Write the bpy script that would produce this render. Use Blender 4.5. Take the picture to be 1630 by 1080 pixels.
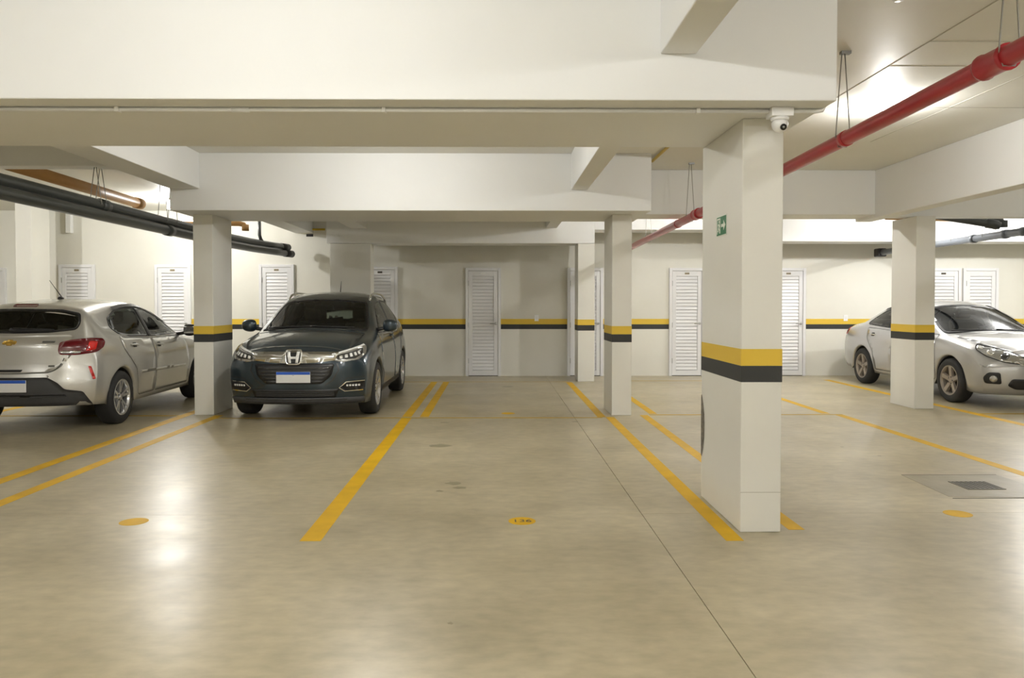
import bpy, bmesh, math, random
from mathutils import Vector, Matrix, geometry
from mathutils.bvhtree import BVHTree

for o in list(bpy.data.objects):
    bpy.data.objects.remove(o)
scene = bpy.context.scene
COL = scene.collection
R = math.radians

# ------------------------------------------------------------ camera, world, exposure
FPX = 1225.0
cd = bpy.data.cameras.new('camera'); cam = bpy.data.objects.new('camera', cd); COL.objects.link(cam)
cd.sensor_fit = 'HORIZONTAL'; cd.sensor_width = 36.0; cd.lens = FPX / 1630 * 36
cd.shift_x = 0.00808; cd.shift_y = -0.01669
cd.clip_start = 0.02
cam.location = (0, 0, 1.4); cam.rotation_euler = (R(90 - 1.3), 0, R(-0.6))
scene.camera = cam
w = bpy.data.worlds.new('world'); scene.world = w; w.use_nodes = True
w.node_tree.nodes['Background'].inputs[0].default_value = (.9, .95, 1, 1)
w.node_tree.nodes['Background'].inputs[1].default_value = 0.02
vs = scene.view_settings
vs.view_transform = 'Standard'; vs.look = 'None'; vs.gamma = 1.0; vs.use_curve_mapping = False
vs.exposure = 1.12
LAMP_W = 95.0
# lamps of the garage, with unseen ones added around the viewer for fill light: x, y, z, power factor (each has a fitting built further down)
LAMPS = [(-1.2, 2.3, 3.08, .30), (-1.2, 7.4, 3.08, .36), (3.55, 7.0, 3.08, .22), (3.55, 1.6, 3.08, .30),
         (-5.6, 13.3, 3.08, .62), (3.5, 11.75, 3.08, .45), (6.65, 12.6, 2.86, .40), (-1.2, -2.2, 3.08, .95),
         (-6.6, 1.6, 3.08, .6), (8.6, 7.2, 3.08, .35), (-9.2, 10.8, 3.08, .8), (9.2, 12.5, 2.86, .8), (4.5, -2.2, 3.08, .4)]

# ------------------------------------------------------------ materials
def mat(name, col, rough=.5, metal=0., spec=.5, coat=0., emit=None, es=0., noise=None, bump=None):
    m = bpy.data.materials.new(name); m.use_nodes = True
    nt = m.node_tree; p = nt.nodes['Principled BSDF']
    p.inputs['Base Color'].default_value = (*col, 1); p.inputs['Roughness'].default_value = rough
    p.inputs['Metallic'].default_value = metal; p.inputs['Specular IOR Level'].default_value = spec
    p.inputs['Coat Weight'].default_value = coat; p.inputs['Coat Roughness'].default_value = .04
    if emit:
        p.inputs['Emission Color'].default_value = (*emit, 1); p.inputs['Emission Strength'].default_value = es
    if noise or bump:
        tc = nt.nodes.new('ShaderNodeTexCoord')
    if noise:       # (scale, second colour)
        n = nt.nodes.new('ShaderNodeTexNoise'); n.inputs['Scale'].default_value = noise[0]; n.inputs['Detail'].default_value = 5
        nt.links.new(tc.outputs['Object'], n.inputs['Vector'])
        r = nt.nodes.new('ShaderNodeValToRGB'); r.color_ramp.elements[0].position = .35; r.color_ramp.elements[1].position = .7
        r.color_ramp.elements[0].color = (*noise[1], 1); r.color_ramp.elements[1].color = (*col, 1)
        nt.links.new(n.outputs['Fac'], r.inputs['Fac']); nt.links.new(r.outputs['Color'], p.inputs['Base Color'])
    if bump:        # (scale, strength)
        n2 = nt.nodes.new('ShaderNodeTexNoise'); n2.inputs['Scale'].default_value = bump[0]; n2.inputs['Detail'].default_value = 4
        nt.links.new(tc.outputs['Object'], n2.inputs['Vector'])
        b = nt.nodes.new('ShaderNodeBump'); b.inputs['Strength'].default_value = bump[1]; b.inputs['Distance'].default_value = .01
        nt.links.new(n2.outputs['Fac'], b.inputs['Height']); nt.links.new(b.outputs['Normal'], p.inputs['Normal'])
    return m

M = {}
M['wall'] = mat('wall_paint', (.78, .77, .70), .62, spec=.3, noise=(1.3, (.75, .735, .665)), bump=(14, .12))
M['beam'] = mat('beam_paint', (.85, .855, .845), .6, spec=.3, noise=(1.1, (.83, .833, .82)), bump=(9, .15))
M['column'] = mat('column_paint', (.79, .78, .72), .5, spec=.35, noise=(1.7, (.765, .75, .69)), bump=(10, .1))
M['ceil'] = mat('ceiling_paint', (.82, .81, .75), .55, spec=.35, noise=(.9, (.78, .77, .705)), bump=(3.5, .3))
M['yellow_band'] = mat('yellow_band', (.74, .50, .045), .5)
M['black_band'] = mat('black_band', (.028, .029, .028), .5)
M['line'] = mat('yellow_line_paint', (.72, .43, .006), .5, spec=.2, noise=(5, (.60, .35, .006)))
M['thinline'] = mat('thin_line_paint', (.58, .36, .02), .5, spec=.2, noise=(6, (.46, .30, .03)))
M['doorwhite'] = mat('white_door_enamel', (.80, .80, .81), .3)
M['white'] = mat('white_plastic', (.88, .88, .87), .35)
M['dark'] = mat('dark_plastic', (.02, .02, .022), .45)
M['plate_dark'] = mat('dark_number_plate', (.06, .05, .035), .4)
M['plate_brown'] = mat('brown_number_plate', (.25, .21, .13), .4)
M['steel'] = mat('steel', (.5, .5, .5), .3, metal=1)
M['wire'] = mat('wire', (.33, .32, .29), .5, metal=.4)
M['red'] = mat('red_pipe_paint', (.47, .022, .03), .32, coat=.2, noise=(3, (.40, .02, .03)))
M['blackpipe'] = mat('black_pvc', (.035, .04, .037), .28, noise=(2, (.05, .054, .05)))
M['greypipe'] = mat('grey_pvc', (.14, .155, .175), .35)
M['ocre'] = mat('ochre_pvc', (.44, .235, .075), .5)
M['gas'] = mat('yellow_gas_pipe', (.62, .42, .02), .45)
M['joint'] = mat('joint_dark', (.10, .095, .08), .8)
M['seamline'] = mat('formwork_seam', (.52, .50, .43), .7)
M['damage'] = mat('bare_concrete', (.24, .22, .17), .9, noise=(30, (.12, .11, .09)))
M['patch'] = mat('concrete_patch', (.36, .32, .235), .42, noise=(4, (.29, .255, .18)), bump=(30, .15))
M['stain'] = mat('oil_stain', (.25, .215, .125), .32)
M['iron'] = mat('cast_iron', (.17, .16, .13), .5, metal=.2)
M['green'] = mat('sign_green', (.015, .16, .06), .4)
M['signwhite'] = mat('sign_glow_white', (.78, .80, .70), .5)
M['lens'] = mat('camera_lens', (.01, .012, .012), .08)
M['bolt'] = mat('bolt', (.25, .25, .24), .4, metal=.8)

# polished concrete floor
def floor_mat():
    m = bpy.data.materials.new('polished_concrete'); m.use_nodes = True
    nt = m.node_tree; p = nt.nodes['Principled BSDF']; L = nt.links.new
    g = nt.nodes.new('ShaderNodeNewGeometry')
    def noise(scale, det, stretch=None, dist=0):
        n = nt.nodes.new('ShaderNodeTexNoise'); n.inputs['Scale'].default_value = scale
        n.inputs['Detail'].default_value = det; n.inputs['Distortion'].default_value = dist
        n.inputs['Roughness'].default_value = .5
        if stretch:
            mp = nt.nodes.new('ShaderNodeMapping'); mp.inputs['Scale'].default_value = stretch
            L(g.outputs['Position'], mp.inputs['Vector']); L(mp.outputs['Vector'], n.inputs['Vector'])
        else:
            L(g.outputs['Position'], n.inputs['Vector'])
        return n
    def ramp(n, a, b, ca, cb):
        r = nt.nodes.new('ShaderNodeValToRGB'); e = r.color_ramp.elements
        e[0].position = a; e[1].position = b; e[0].color = (*ca, 1); e[1].color = (*cb, 1)
        L(n.outputs['Fac'], r.inputs['Fac']); return r
    def mix(mode, fac, a, b):
        x = nt.nodes.new('ShaderNodeMix'); x.data_type = 'RGBA'; x.blend_type = mode
        x.inputs['Factor'].default_value = fac
        L(a, x.inputs[6]); L(b, x.inputs[7]); return x.outputs[2]
    big = ramp(noise(.55, 3, None, .3), .25, .78, (.47, .405, .265), (.57, .505, .36))
    mid = ramp(noise(2.2, 4, (1, .8, 1), .3), .2, .8, (.76, .755, .73), (1.06, 1.06, 1.06))
    fine = ramp(noise(11, 5, (.8, 1.3, 1)), .2, .8, (.74, .735, .72), (1.16, 1.16, 1.16))
    scuff = ramp(noise(1.1, 3, (.6, 1.5, 1), .4), .15, .75, (.74, .73, .70), (1.05, 1.05, 1.05))
    c = mix('MULTIPLY', .95, big.outputs['Color'], mid.outputs['Color'])
    c = mix('MULTIPLY', .8, c, fine.outputs['Color'])
    c = mix('MULTIPLY', .85, c, scuff.outputs['Color'])
    L(c, p.inputs['Base Color'])
    rr = nt.nodes.new('ShaderNodeMapRange'); rr.inputs['From Min'].default_value = .3; rr.inputs['From Max'].default_value = .7
    rr.inputs['To Min'].default_value = .285; rr.inputs['To Max'].default_value = .36
    L(noise(1.6, 4, None, .3).outputs['Fac'], rr.inputs['Value']); L(rr.outputs['Result'], p.inputs['Roughness'])
    p.inputs['Specular IOR Level'].default_value = .55
    b = nt.nodes.new('ShaderNodeBump'); b.inputs['Strength'].default_value = .035; b.inputs['Distance'].default_value = .02
    L(noise(5, 4).outputs['Fac'], b.inputs['Height']); L(b.outputs['Normal'], p.inputs['Normal'])
    return m
M['floor'] = floor_mat()

# car materials
def paint(name, col, metal, rough):
    return mat(name, col, rough, metal=metal, coat=1.0)
M['silver_warm'] = paint('silver_paint_warm', (.53, .52, .485), .55, .32)
M['silver_cool'] = paint('silver_paint_cool', (.50, .50, .50), .55, .30)
M['bluegrey'] = paint('dark_blue_grey_paint', (.022, .040, .056), .45, .28)
M['tyre'] = mat('tyre_rubber', (.022, .022, .022), .75, bump=(60, .2))
M['rim'] = mat('alloy_rim', (.62, .62, .62), .25, metal=.85)
M['rim_dirty'] = mat('dusty_alloy_rim', (.34, .30, .255), .45, metal=.5)
M['rim_dark'] = mat('dark_alloy_rim', (.20, .20, .19), .3, metal=.8)
M['chrome'] = mat('chrome', (.78, .78, .77), .1, metal=1)
M['trim'] = mat('black_trim', (.014, .014, .015), .4)
M['clad'] = mat('grey_cladding', (.045, .045, .047), .55)
M['under'] = mat('underbody', (.012, .012, .012), .8)
M['cabin'] = mat('cabin_lining', (.05, .05, .048), .8)
M['seat'] = mat('seat_cloth', (.035, .034, .033), .85)
M['redlens'] = mat('red_lens', (.13, .006, .010), .15, coat=.5)
M['redbright'] = mat('red_reflector', (.62, .015, .012), .2, coat=.6)
M['clearlens'] = mat('clear_lens', (.50, .50, .49), .16, metal=.8, coat=1)
M['lampdark'] = mat('headlamp_inner', (.10, .10, .10), .2, metal=.6)
M['led'] = mat('led_strip', (.85, .85, .83), .2, coat=1)
M['amber'] = mat('amber_lens', (.65, .28, .06), .2, coat=.6)
M['plate'] = mat('plate_white', (.74, .74, .73), .4)
M['plateblue'] = mat('plate_blue', (.02, .10, .52), .4)
M['gold'] = mat('gold_emblem', (.72, .46, .10), .25, metal=.7)
M['gap'] = mat('panel_gap', (.03, .03, .03), .8)
def glass(name, tint):
    m = bpy.data.materials.new(name); m.use_nodes = True; nt = m.node_tree
    nt.nodes.remove(nt.nodes['Principled BSDF']); out = nt.nodes['Material Output']
    t = nt.nodes.new('ShaderNodeBsdfTransparent'); t.inputs['Color'].default_value = (*tint, 1)
    g = nt.nodes.new('ShaderNodeBsdfGlossy'); g.inputs['Roughness'].default_value = .03
    f = nt.nodes.new('ShaderNodeFresnel'); f.inputs['IOR'].default_value = 1.5
    x = nt.nodes.new('ShaderNodeMixShader')
    nt.links.new(f.outputs[0], x.inputs[0]); nt.links.new(t.outputs[0], x.inputs[1]); nt.links.new(g.outputs[0], x.inputs[2])
    nt.links.new(x.outputs[0], out.inputs['Surface']); return m
M['glass'] = glass('clear_car_glass', (.58, .66, .60))
M['mid_tint'] = glass('lightly_tinted_car_glass', (.42, .46, .43))
M['tint'] = glass('tinted_car_glass', (.20, .22, .20))
def bulb_mat():
    m = bpy.data.materials.new('lit_bulb'); m.use_nodes = True; nt = m.node_tree
    nt.nodes.remove(nt.nodes['Principled BSDF']); out = nt.nodes['Material Output']
    t = nt.nodes.new('ShaderNodeBsdfTransparent'); e = nt.nodes.new('ShaderNodeEmission')
    e.inputs['Color'].default_value = (1, .97, .9, 1); e.inputs['Strength'].default_value = 25
    a = nt.nodes.new('ShaderNodeAddShader')
    nt.links.new(t.outputs[0], a.inputs[0]); nt.links.new(e.outputs[0], a.inputs[1]); nt.links.new(a.outputs[0], out.inputs['Surface'])
    return m
M['bulb'] = bulb_mat()

# ------------------------------------------------------------ mesh helpers
def link(name, me, m, parent=None, smooth=False):
    o = bpy.data.objects.new(name, me); COL.objects.link(o)
    if m is not None and not me.materials:
        for k in (m if isinstance(m, (list, tuple)) else [m]): me.materials.append(M[k] if isinstance(k, str) else k)
    if smooth: me.polygons.foreach_set('use_smooth', [True] * len(me.polygons))
    if parent is not None: o.parent = parent
    return o
def from_bm(name, bm, m, parent=None, smooth=False):
    me = bpy.data.meshes.new(name); bm.to_mesh(me); bm.free(); return link(name, me, m, parent, smooth)
def from_py(name, v, f, m, parent=None, smooth=False):
    me = bpy.data.meshes.new(name); me.from_pydata([tuple(p) for p in v], [], f); me.update()
    return link(name, me, m, parent, smooth)
def add_box(bm, a, b, bevel=0.):
    r = bmesh.ops.create_cube(bm, size=1.0); vs_ = r['verts']
    for v in vs_:
        v.co = Vector([(a[i] + b[i]) / 2 + v.co[i] * (b[i] - a[i]) for i in range(3)])
    if bevel:
        es = list({e for v in vs_ for e in v.link_edges})
        bmesh.ops.bevel(bm, geom=es, offset=bevel, segments=2, affect='EDGES', profile=.5)
def box(name, a, b, m, parent=None, bevel=0.):
    bm = bmesh.new(); add_box(bm, a, b, bevel); return from_bm(name, bm, m, parent)
def add_tube(bm, pts, r, seg=14, caps=True):
    pts = [Vector(p) for p in pts]; n = len(pts); rings = []
    rr = r if isinstance(r, (list, tuple)) else [r] * n
    up = None
    for i, p in enumerate(pts):
        d = (pts[min(i + 1, n - 1)] - pts[max(i - 1, 0)]).normalized()
        if up is None:
            up = Vector((0, 0, 1)) if abs(d.z) < .9 else Vector((1, 0, 0))
        a = d.cross(up).normalized(); b = a.cross(d).normalized(); up = b
        rings.append([bm.verts.new(p + (a * math.cos(t) + b * math.sin(t)) * rr[i]) for t in [2 * math.pi * k / seg for k in range(seg)]])
    for i in range(n - 1):
        for k in range(seg):
            bm.faces.new((rings[i][k], rings[i][(k + 1) % seg], rings[i + 1][(k + 1) % seg], rings[i + 1][k]))
    if caps:
        bm.faces.new(rings[0][::-1]); bm.faces.new(rings[-1])
def tube(name, pts, r, m, parent=None, seg=14):
    bm = bmesh.new(); add_tube(bm, pts, r, seg); return from_bm(name, bm, m, parent, True)
def add_lathe(bm, prof, seg=32, axis='z', c=(0, 0, 0)):
    rings = []
    for (r, h) in prof:
        ring = []
        for k in range(seg):
            a = 2 * math.pi * k / seg; x, y = r * math.cos(a), r * math.sin(a)
            p = {'z': (x, y, h), 'y': (x, h, y), 'x': (h, x, y)}[axis]
            ring.append(bm.verts.new(Vector(p) + Vector(c)))
        rings.append(ring)
    for i in range(len(rings) - 1):
        for k in range(seg):
            bm.faces.new((rings[i][k], rings[i][(k + 1) % seg], rings[i + 1][(k + 1) % seg], rings[i + 1][k]))
    return rings
def lathe(name, prof, m, parent=None, seg=32, axis='z', c=(0, 0, 0)):
    bm = bmesh.new(); add_lathe(bm, prof, seg, axis, c); bmesh.ops.recalc_face_normals(bm, faces=bm.faces)
    return from_bm(name, bm, m, parent, True)
def prism(name, poly, z0, z1, m, parent=None):
    n = len(poly); v = [(x, y, z0) for x, y in poly] + [(x, y, z1) for x, y in poly]
    f = [tuple(range(n))[::-1], tuple(range(n, 2 * n))] + [(i, (i + 1) % n, n + (i + 1) % n, n + i) for i in range(n)]
    return from_py(name, v, f, m, parent)
def tag(o, label, cat=None, group=None, kind=None):
    o['label'] = label
    if cat: o['category'] = cat
    if group: o['group'] = group
    if kind: o['kind'] = kind
    return o
def empty(name, loc=(0, 0, 0), rz=0.):
    o = bpy.data.objects.new(name, None); COL.objects.link(o); o.location = loc; o.rotation_euler = (0, 0, rz)
    o.empty_display_size = .1
    return o
def struct(o, label=None):
    o['kind'] = 'structure'
    if label: o['label'] = label
    return o
def text(name, s, size, loc, rot, m, parent=None, ext=.0006):
    c = bpy.data.curves.new(name, 'FONT'); c.body = s; c.size = size; c.align_x = 'CENTER'; c.align_y = 'CENTER'; c.extrude = ext
    t = bpy.data.objects.new(name + '_tmp', c); COL.objects.link(t)
    dg = bpy.context.evaluated_depsgraph_get(); me = bpy.data.meshes.new_from_object(t.evaluated_get(dg))
    bpy.data.objects.remove(t)
    me.materials.clear()
    o = link(name, me, m, parent); o.location = loc; o.rotation_euler = rot; return o

# ------------------------------------------------------------ the room shell
XL, XR, YN, YF, ZC = -14.0, 12.0, -4.0, 15.05, 3.22
floor = struct(box('floor', (XL, YN, -.2), (XR, YF, -.012), 'joint'), 'polished beige concrete floor with yellow parking lines')
JX, JY, G = .975, 5.11, .0022
for x0, x1 in ((XL, JX - G), (JX + G, XR)):
    for y0, y1 in ((YN, JY - G * .6), (JY + G * .6, YF)):
        box('slab', (x0, y0, -.012), (x1, y1, 0), 'floor', floor)
ceiling = struct(box('ceiling', (XL, YN, ZC), (XR, YF, ZC + .2), 'ceil'), 'off-white painted concrete ceiling slab with formwork seams')
wall_back = struct(box('wall_back', (XL, YF, 0), (XR, YF + .2, ZC), 'wall'), 'cream back wall with yellow and black band and louvred doors')
struct(box('wall_left', (XL - .2, YN, 0), (XL, YF, ZC), 'wall'), 'cream side wall at the left end')
struct(box('wall_right', (XR, YN, 0), (XR + .2, YF, ZC), 'wall'), 'cream side wall at the right end')
struct(box('wall_front', (XL, YN - .2, 0), (XR, YN, ZC), 'wall'), 'cream wall behind the viewer')

# formwork seams on the ceiling of the right bay
for (a, b) in (((3.0, 4.3), (3.0, 8.4)), ((4.19, 4.6), (4.19, 8.6)), ((3.0, 5.88), (3.62, 5.88)), ((3.0, 5.33), (3.75, 5.33)),
               ((1.9, 7.1), (5.1, 7.1))):
    d = .004
    box('formwork_seam', (a[0] - d, a[1] - d, ZC - .003), (b[0] + d, b[1] + d, ZC), 'seamline', ceiling)

def column(x0, x1, y0, y1, label, ztop=2.53, bands=True):
    c = struct(box('column', (x0, y0, 0), (x1, y1, ztop), 'column', None, .006), label)
    c['category'] = 'column'
    if bands:
        e = .0015
        for nm, m, z0, z1 in (('yellow_band', 'yellow_band', 1.025, 1.128), ('black_band', 'black_band', .925, 1.025)):
            box(nm, (x0 - e, y0 - e, z0), (x1 + e, y1 + e, z1), m, c)
    return c
c1 = column(1.50, 1.75, 4.68, 5.58, 'nearest cream column with green exit sign and chipped lower corner')
column(1.462, 1.71, 9.66, 10.36, 'slim cream column straight behind the nearest column, ahead of the back wall')
column(-3.81, -3.565, 9.75, 10.45, 'cream column between the silver hatchback and the dark blue car')
column(1.49, 1.79, 13.93, 14.48, 'far cream column standing before a louvred door', 2.50)
column(5.605, 5.865, 10.22, 10.85, 'cream column in front of the silver sedan', 2.58)
column(-8.62, -8.335, 13.93, 14.5, 'brightly lit column behind the silver hatchback at far left', ZC, False)
column(-2.99, -2.255, 13.93, 14.3, 'wide cream column behind the dark blue car', 2.50)
# chipped corner of the near column
rng = random.Random(4)
bm = bmesh.new()
prof = [(.02, .30), (.055, .36), (.085, .44), (.09, .52), (.085, .62), (.06, .68), (.02, .74)]
rows = []
for dy, z in prof:
    rows.append([bm.verts.new((1.4985, 5.582 - dy, z + rng.uniform(-.01, .01))), bm.verts.new((1.4975, 5.583 - dy * .45, z)), bm.verts.new((1.4985, 5.584, z))])
for i in range(len(rows) - 1):
    for k in range(2): bm.faces.new((rows[i][k], rows[i + 1][k], rows[i + 1][k + 1], rows[i][k + 1]))
from_bm('chipped_plaster', bm, 'damage', c1)
box('plaster_seam', (1.5005, 4.6785, .245), (1.7495, 4.68, .249), 'seamline', c1)

def beam(x0, x1, y0, y1, z0, label, z1=ZC):
    b = struct(box('ceiling_beam', (x0, y0, z0), (x1, y1, z1), 'beam', None, .007), label); b['category'] = 'beam'; return b
b1 = beam(XL, 1.893, 4.275, 5.55, 2.53, 'wide near ceiling beam carrying the white conduit and camera')
b2 = beam(-3.91, 1.88, 9.3, 10.52, 2.53, 'second wide ceiling beam above the dark blue car')
beam(-3.05, 1.79, 13.93, 14.5, 2.505, 'far ceiling beam along the back wall, behind the dark blue car')
beam(1.79, 3.95, 13.93, 14.5, 2.752, 'short white beam under which the red pipe ends')
beam(3.95, XR, 13.93, 14.5, 2.545, 'far white beam right of the nearest column')
beam(1.88, 5.15, 10.42, 11.0, 2.62, 'cross beam at the end of the right ceiling bay')
beam(5.15, 5.37, YN, 11.0, 2.58, 'long beam running in depth at the right')
beam(5.37, XR, 10.36, 10.6, 2.585, 'cross beam resting on the column before the sedan')
beam(XL, -3.91, 8.2, 8.4, 2.86, 'shaded cross beam above the black pipes at left')
for y0, y1 in ((5.55, 9.3), (10.52, YF)):
    beam(-3.91, -3.55, y0, y1, 2.79, 'beam in depth at left, %s' % ('from the near beam to the second beam' if y0 < 6 else 'from the second beam to the back wall'))
for y0, y1, s in ((YN, 4.275, 'overhead at the top edge, meeting the near beam'), (5.55, 9.3, 'between the near and second wide beams'), (10.52, 13.93, 'between the second and far beams')):
    beam(.91, 1.11, y0, y1, 2.785, 'narrow beam in depth right of centre, ' + s)
beam(-2.61, -2.32, 10.52, 13.93, 2.77, 'narrow beam in depth above the wide far column')
beam(5.37, XR, 10.6, 13.93, 2.96, 'lowered ceiling slab over the silver sedan')
beam(3.95, 5.37, 11.0, 13.93, 2.96, 'lowered ceiling slab beside the short white beam')
beam(-8.29, -8.19, 14.95, YF, 2.78, 'small white box at the top of the back wall by the far left column', 3.2)

# painted bands on the back wall, between the doors
DOORS = [(-10.171, -9.485, 2.11), (-8.464, -7.772, 2.172), (-6.618, -5.92, 2.172), (-4.598, -3.92, 2.178), (-2.596, -1.908, 2.135),
         (-.588, .1, 2.113), (1.40, 2.10, 2.113), (3.394, 4.085, 2.113), (5.385, 6.074, 2.113), (8.43, 9.13, 2.113), (9.17, 9.87, 2.113)]
edges = [XL] + [v for d in DOORS for v in d[:2]] + [XR]
for i in range(0, len(edges), 2):
    a, b = edges[i], edges[i + 1]
    box('yellow_band', (a, YF - .002, 1.012), (b, YF, 1.118), 'yellow_band', wall_back)
    box('black_band', (a, YF - .002, .918), (b, YF, 1.012), 'black_band', wall_back)

# ------------------------------------------------------------ louvred doors
slat_me = {}
def slat_mesh(wd):
    k = round(wd, 2)
    if k not in slat_me:
        v = []
        for x in (-wd / 2, wd / 2):
            v += [(x, -.004, -.027), (x, -.019, -.024), (x, -.004, .029), (x, .004, .025)]
        f = [(0, 1, 5, 4), (1, 2, 6, 5), (2, 3, 7, 6), (3, 0, 4, 7), (0, 3, 2, 1), (4, 5, 6, 7)]
        me = bpy.data.meshes.new('slat'); me.from_pydata(v, [], f); me.materials.append(M['doorwhite']); slat_me[k] = me
    return slat_me[k]
def door(n, x0, x1, zt, plate):
    d = empty('door_%d' % n, ((x0 + x1) / 2, YF, 0)); struct(d)
    wd = x1 - x0; h = wd / 2
    bm = bmesh.new()
    for a, b in (((-h, -.05, 0), (-h + .055, 0, zt)), ((h - .055, -.05, 0), (h, 0, zt)), ((-h + .055, -.05, zt - .055), (h - .055, 0, zt))):
        add_box(bm, a, b, .004)
    from_bm('frame', bm, 'doorwhite', d)
    iw = h - .06
    bm = bmesh.new()
    for a, b in (((-iw, -.038, .012), (-iw + .075, -.006, zt - .06)), ((iw - .075, -.038, .012), (iw, -.006, zt - .06)),
                 ((-iw + .075, -.038, zt - .16), (iw - .075, -.006, zt - .06)), ((-iw + .075, -.038, .012), (iw - .075, -.006, .11))):
        add_box(bm, a, b, .002)
    lf = from_bm('leaf', bm, 'doorwhite', d)
    box('backing_panel', (-iw + .07, -.006, .05), (iw - .07, -.002, zt - .1), 'doorwhite', lf)
    me = slat_mesh(2 * iw - .15)
    n_s = int((zt - .27) / .064)
    for k in range(n_s):
        o = bpy.data.objects.new('slat', me); COL.objects.link(o); o.parent = d
        o.location = (0, -.012, .145 + (zt - .34) * k / (n_s - 1))
    box('number_plate', (-.045, -.043, zt - .125), (.045, -.038, zt - .09), plate, d, .001)
    for z in (.3, 1.0, zt - .3):
        box('hinge', (-iw - .008, -.056, z - .05), (-iw + .006, -.045, z + .05), 'steel', d, .002)
    bm = bmesh.new(); add_lathe(bm, [(.0, -.044), (.024, -.044), (.024, -.037)], 16, 'y', (iw - .035, 0, 1.03))
    hd = from_bm('handle', bm, 'steel', d, True)
    tube('lever', [(iw - .035, -.04, 1.03), (iw - .035, -.082, 1.03), (iw - .05, -.09, 1.03), (iw - .15, -.09, 1.03)], .009, 'steel', hd, 8)
    box('threshold_shade', (-iw, -.03, 0), (iw, -.004, .012), 'dark', d)  # dark strip painting the shade under the leaf
    return d
plates = ['plate_brown', 'plate_brown', 'plate_brown', 'plate_brown', 'plate_dark', 'white', 'plate_dark', 'plate_brown', 'plate_brown', 'plate_dark', 'white']
for i, (a, b, z) in enumerate(DOORS):
    dd = door(i + 1, a, b, z, plates[i])
    dd['label'] = ['white louvred door cut by the left photo edge', 'white louvred door above the roof of the silver hatchback',
        'white louvred door behind the silver hatchback, beside the column', 'white louvred door left of the dark blue car, behind its mirror',
        'white louvred door half hidden by the wide far column', 'white louvred door fully visible near the centre', 'white louvred door behind the far thin column',
        'white louvred door left of the nearest column', 'white louvred door right of the nearest column', 'white louvred door right behind the sedan column',
        'rightmost white louvred door above the sedan'][i]

# ------------------------------------------------------------ floor paint
def quad(name, x0, x1, y0, y1, m, h=.0012, parent=floor):
    return box(name, (x0, y0, 0), (x1, y1, h), m, parent)
for x0, x1, y0, y1 in ((-3.98, -3.86, 3.6, 10.3), (-3.54, -3.43, 3.6, 9.72), (-1.16, -1.035, 4.53, 9.46), (-1.165, -1.05, 9.56, 13.87), (-.945, -.835, 9.56, 13.87),
                       (1.365, 1.47, 4.51, 9.52), (1.82, 1.92, 4.73, 9.68), (1.265, 1.37, 9.52, 13.8), (1.965, 2.065, 9.8, 13.9),
                       (4.30, 4.41, 3.0, 9.70), (4.185, 4.29, 9.80, 13.9), (6.08, 6.20, 3.5, 14.2), (-6.55, -6.43, 7.2, 13.8)):
    quad('parking_line', x0, x1, y0, y1, 'line')
for x0, x1, y0, y1 in ((-3.43, 1.32, 9.445, 9.50), (-6.5, -3.98, 9.66, 9.73), (1.95, 4.41, 9.68, 9.74), (6.2, 8.4, 9.72, 9.79), (-3.4, 1.35, 13.87, 13.92), (2.0, 4.2, 14.0, 14.05)):
    quad('thin_line', x0, x1, y0, y1, 'thinline')
def disc(cx, cy, s):
    n = 40
    o = prism('stall_number_disc', [(cx + .088 * math.cos(2 * math.pi * k / n), cy + .088 * math.sin(2 * math.pi * k / n)) for k in range(n)], 0, .0012, 'line', floor)
    if s: text('stall_number', s, .085, (cx, cy, .0016), (0, 0, 0), 'plate_dark', o, .0003)
disc(-2.33, 4.95, None); disc(.17, 4.94, '136'); disc(3.09, 5.085, None); disc(.16, 9.86, None)
rng = random.Random(9)
for px, py, s in ((-.33, 6.0, .07), (-.27, 5.85, .055), (-.42, 5.75, .03), (-.55, 7.6, .12), (.95, 9.15, .05), (2.75, 9.0, .05), (2.95, 8.9, .04), (2.35, 7.3, .025), (3.4, 7.5, .02), (3.55, 7.05, .02), (-.6, 9.1, .05), (.2, 13.1, .12), (-.2, 3.35, .014)):
    n = 12
    prism('oil_stain', [(px + s * rng.uniform(.6, 1.2) * math.cos(2 * math.pi * k / n), py + s * rng.uniform(.5, 1.0) * math.sin(2 * math.pi * k / n)) for k in range(n)], 0, .0006, 'stain', floor)

# ------------------------------------------------------------ floor drain
dr = tag(empty('floor_drain', (3.7, 5.87, 0)), 'square iron floor grate set in a patched concrete square', 'drain')
prism('concrete_patch', [(-.37, .39), (.41, .38), (.44, -.38), (-.40, -.33)], 0, .0015, 'patch', dr)
for a, b in (((-.37, .375), (.41, .385)), ((-.40, -.385), (.44, -.375))):
    box('patch_joint', (a[0], a[1], .0), (b[0], b[1], .002), 'joint', dr)
box('pit_shade', (-.12, -.12, .0015), (.14, .12, .0025), 'dark', dr)  # flat dark plate, paints the shade below the grate
bm = bmesh.new()
for a, b in (((-.135, -.13), (.155, -.115)), ((-.135, .115), (.155, .13)), ((-.135, -.115), (-.12, .115)), ((.14, -.115), (.155, .115))):
    add_box(bm, (a[0], a[1], .0015), (b[0], b[1], .006))
from_bm('grate_frame', bm, 'iron', dr)
for k in range(7):
    x = -.098 + k * .036
    box('grate_bar', (x - .007, -.115, .0025), (x + .007, .115, .006), 'iron', dr)

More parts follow.
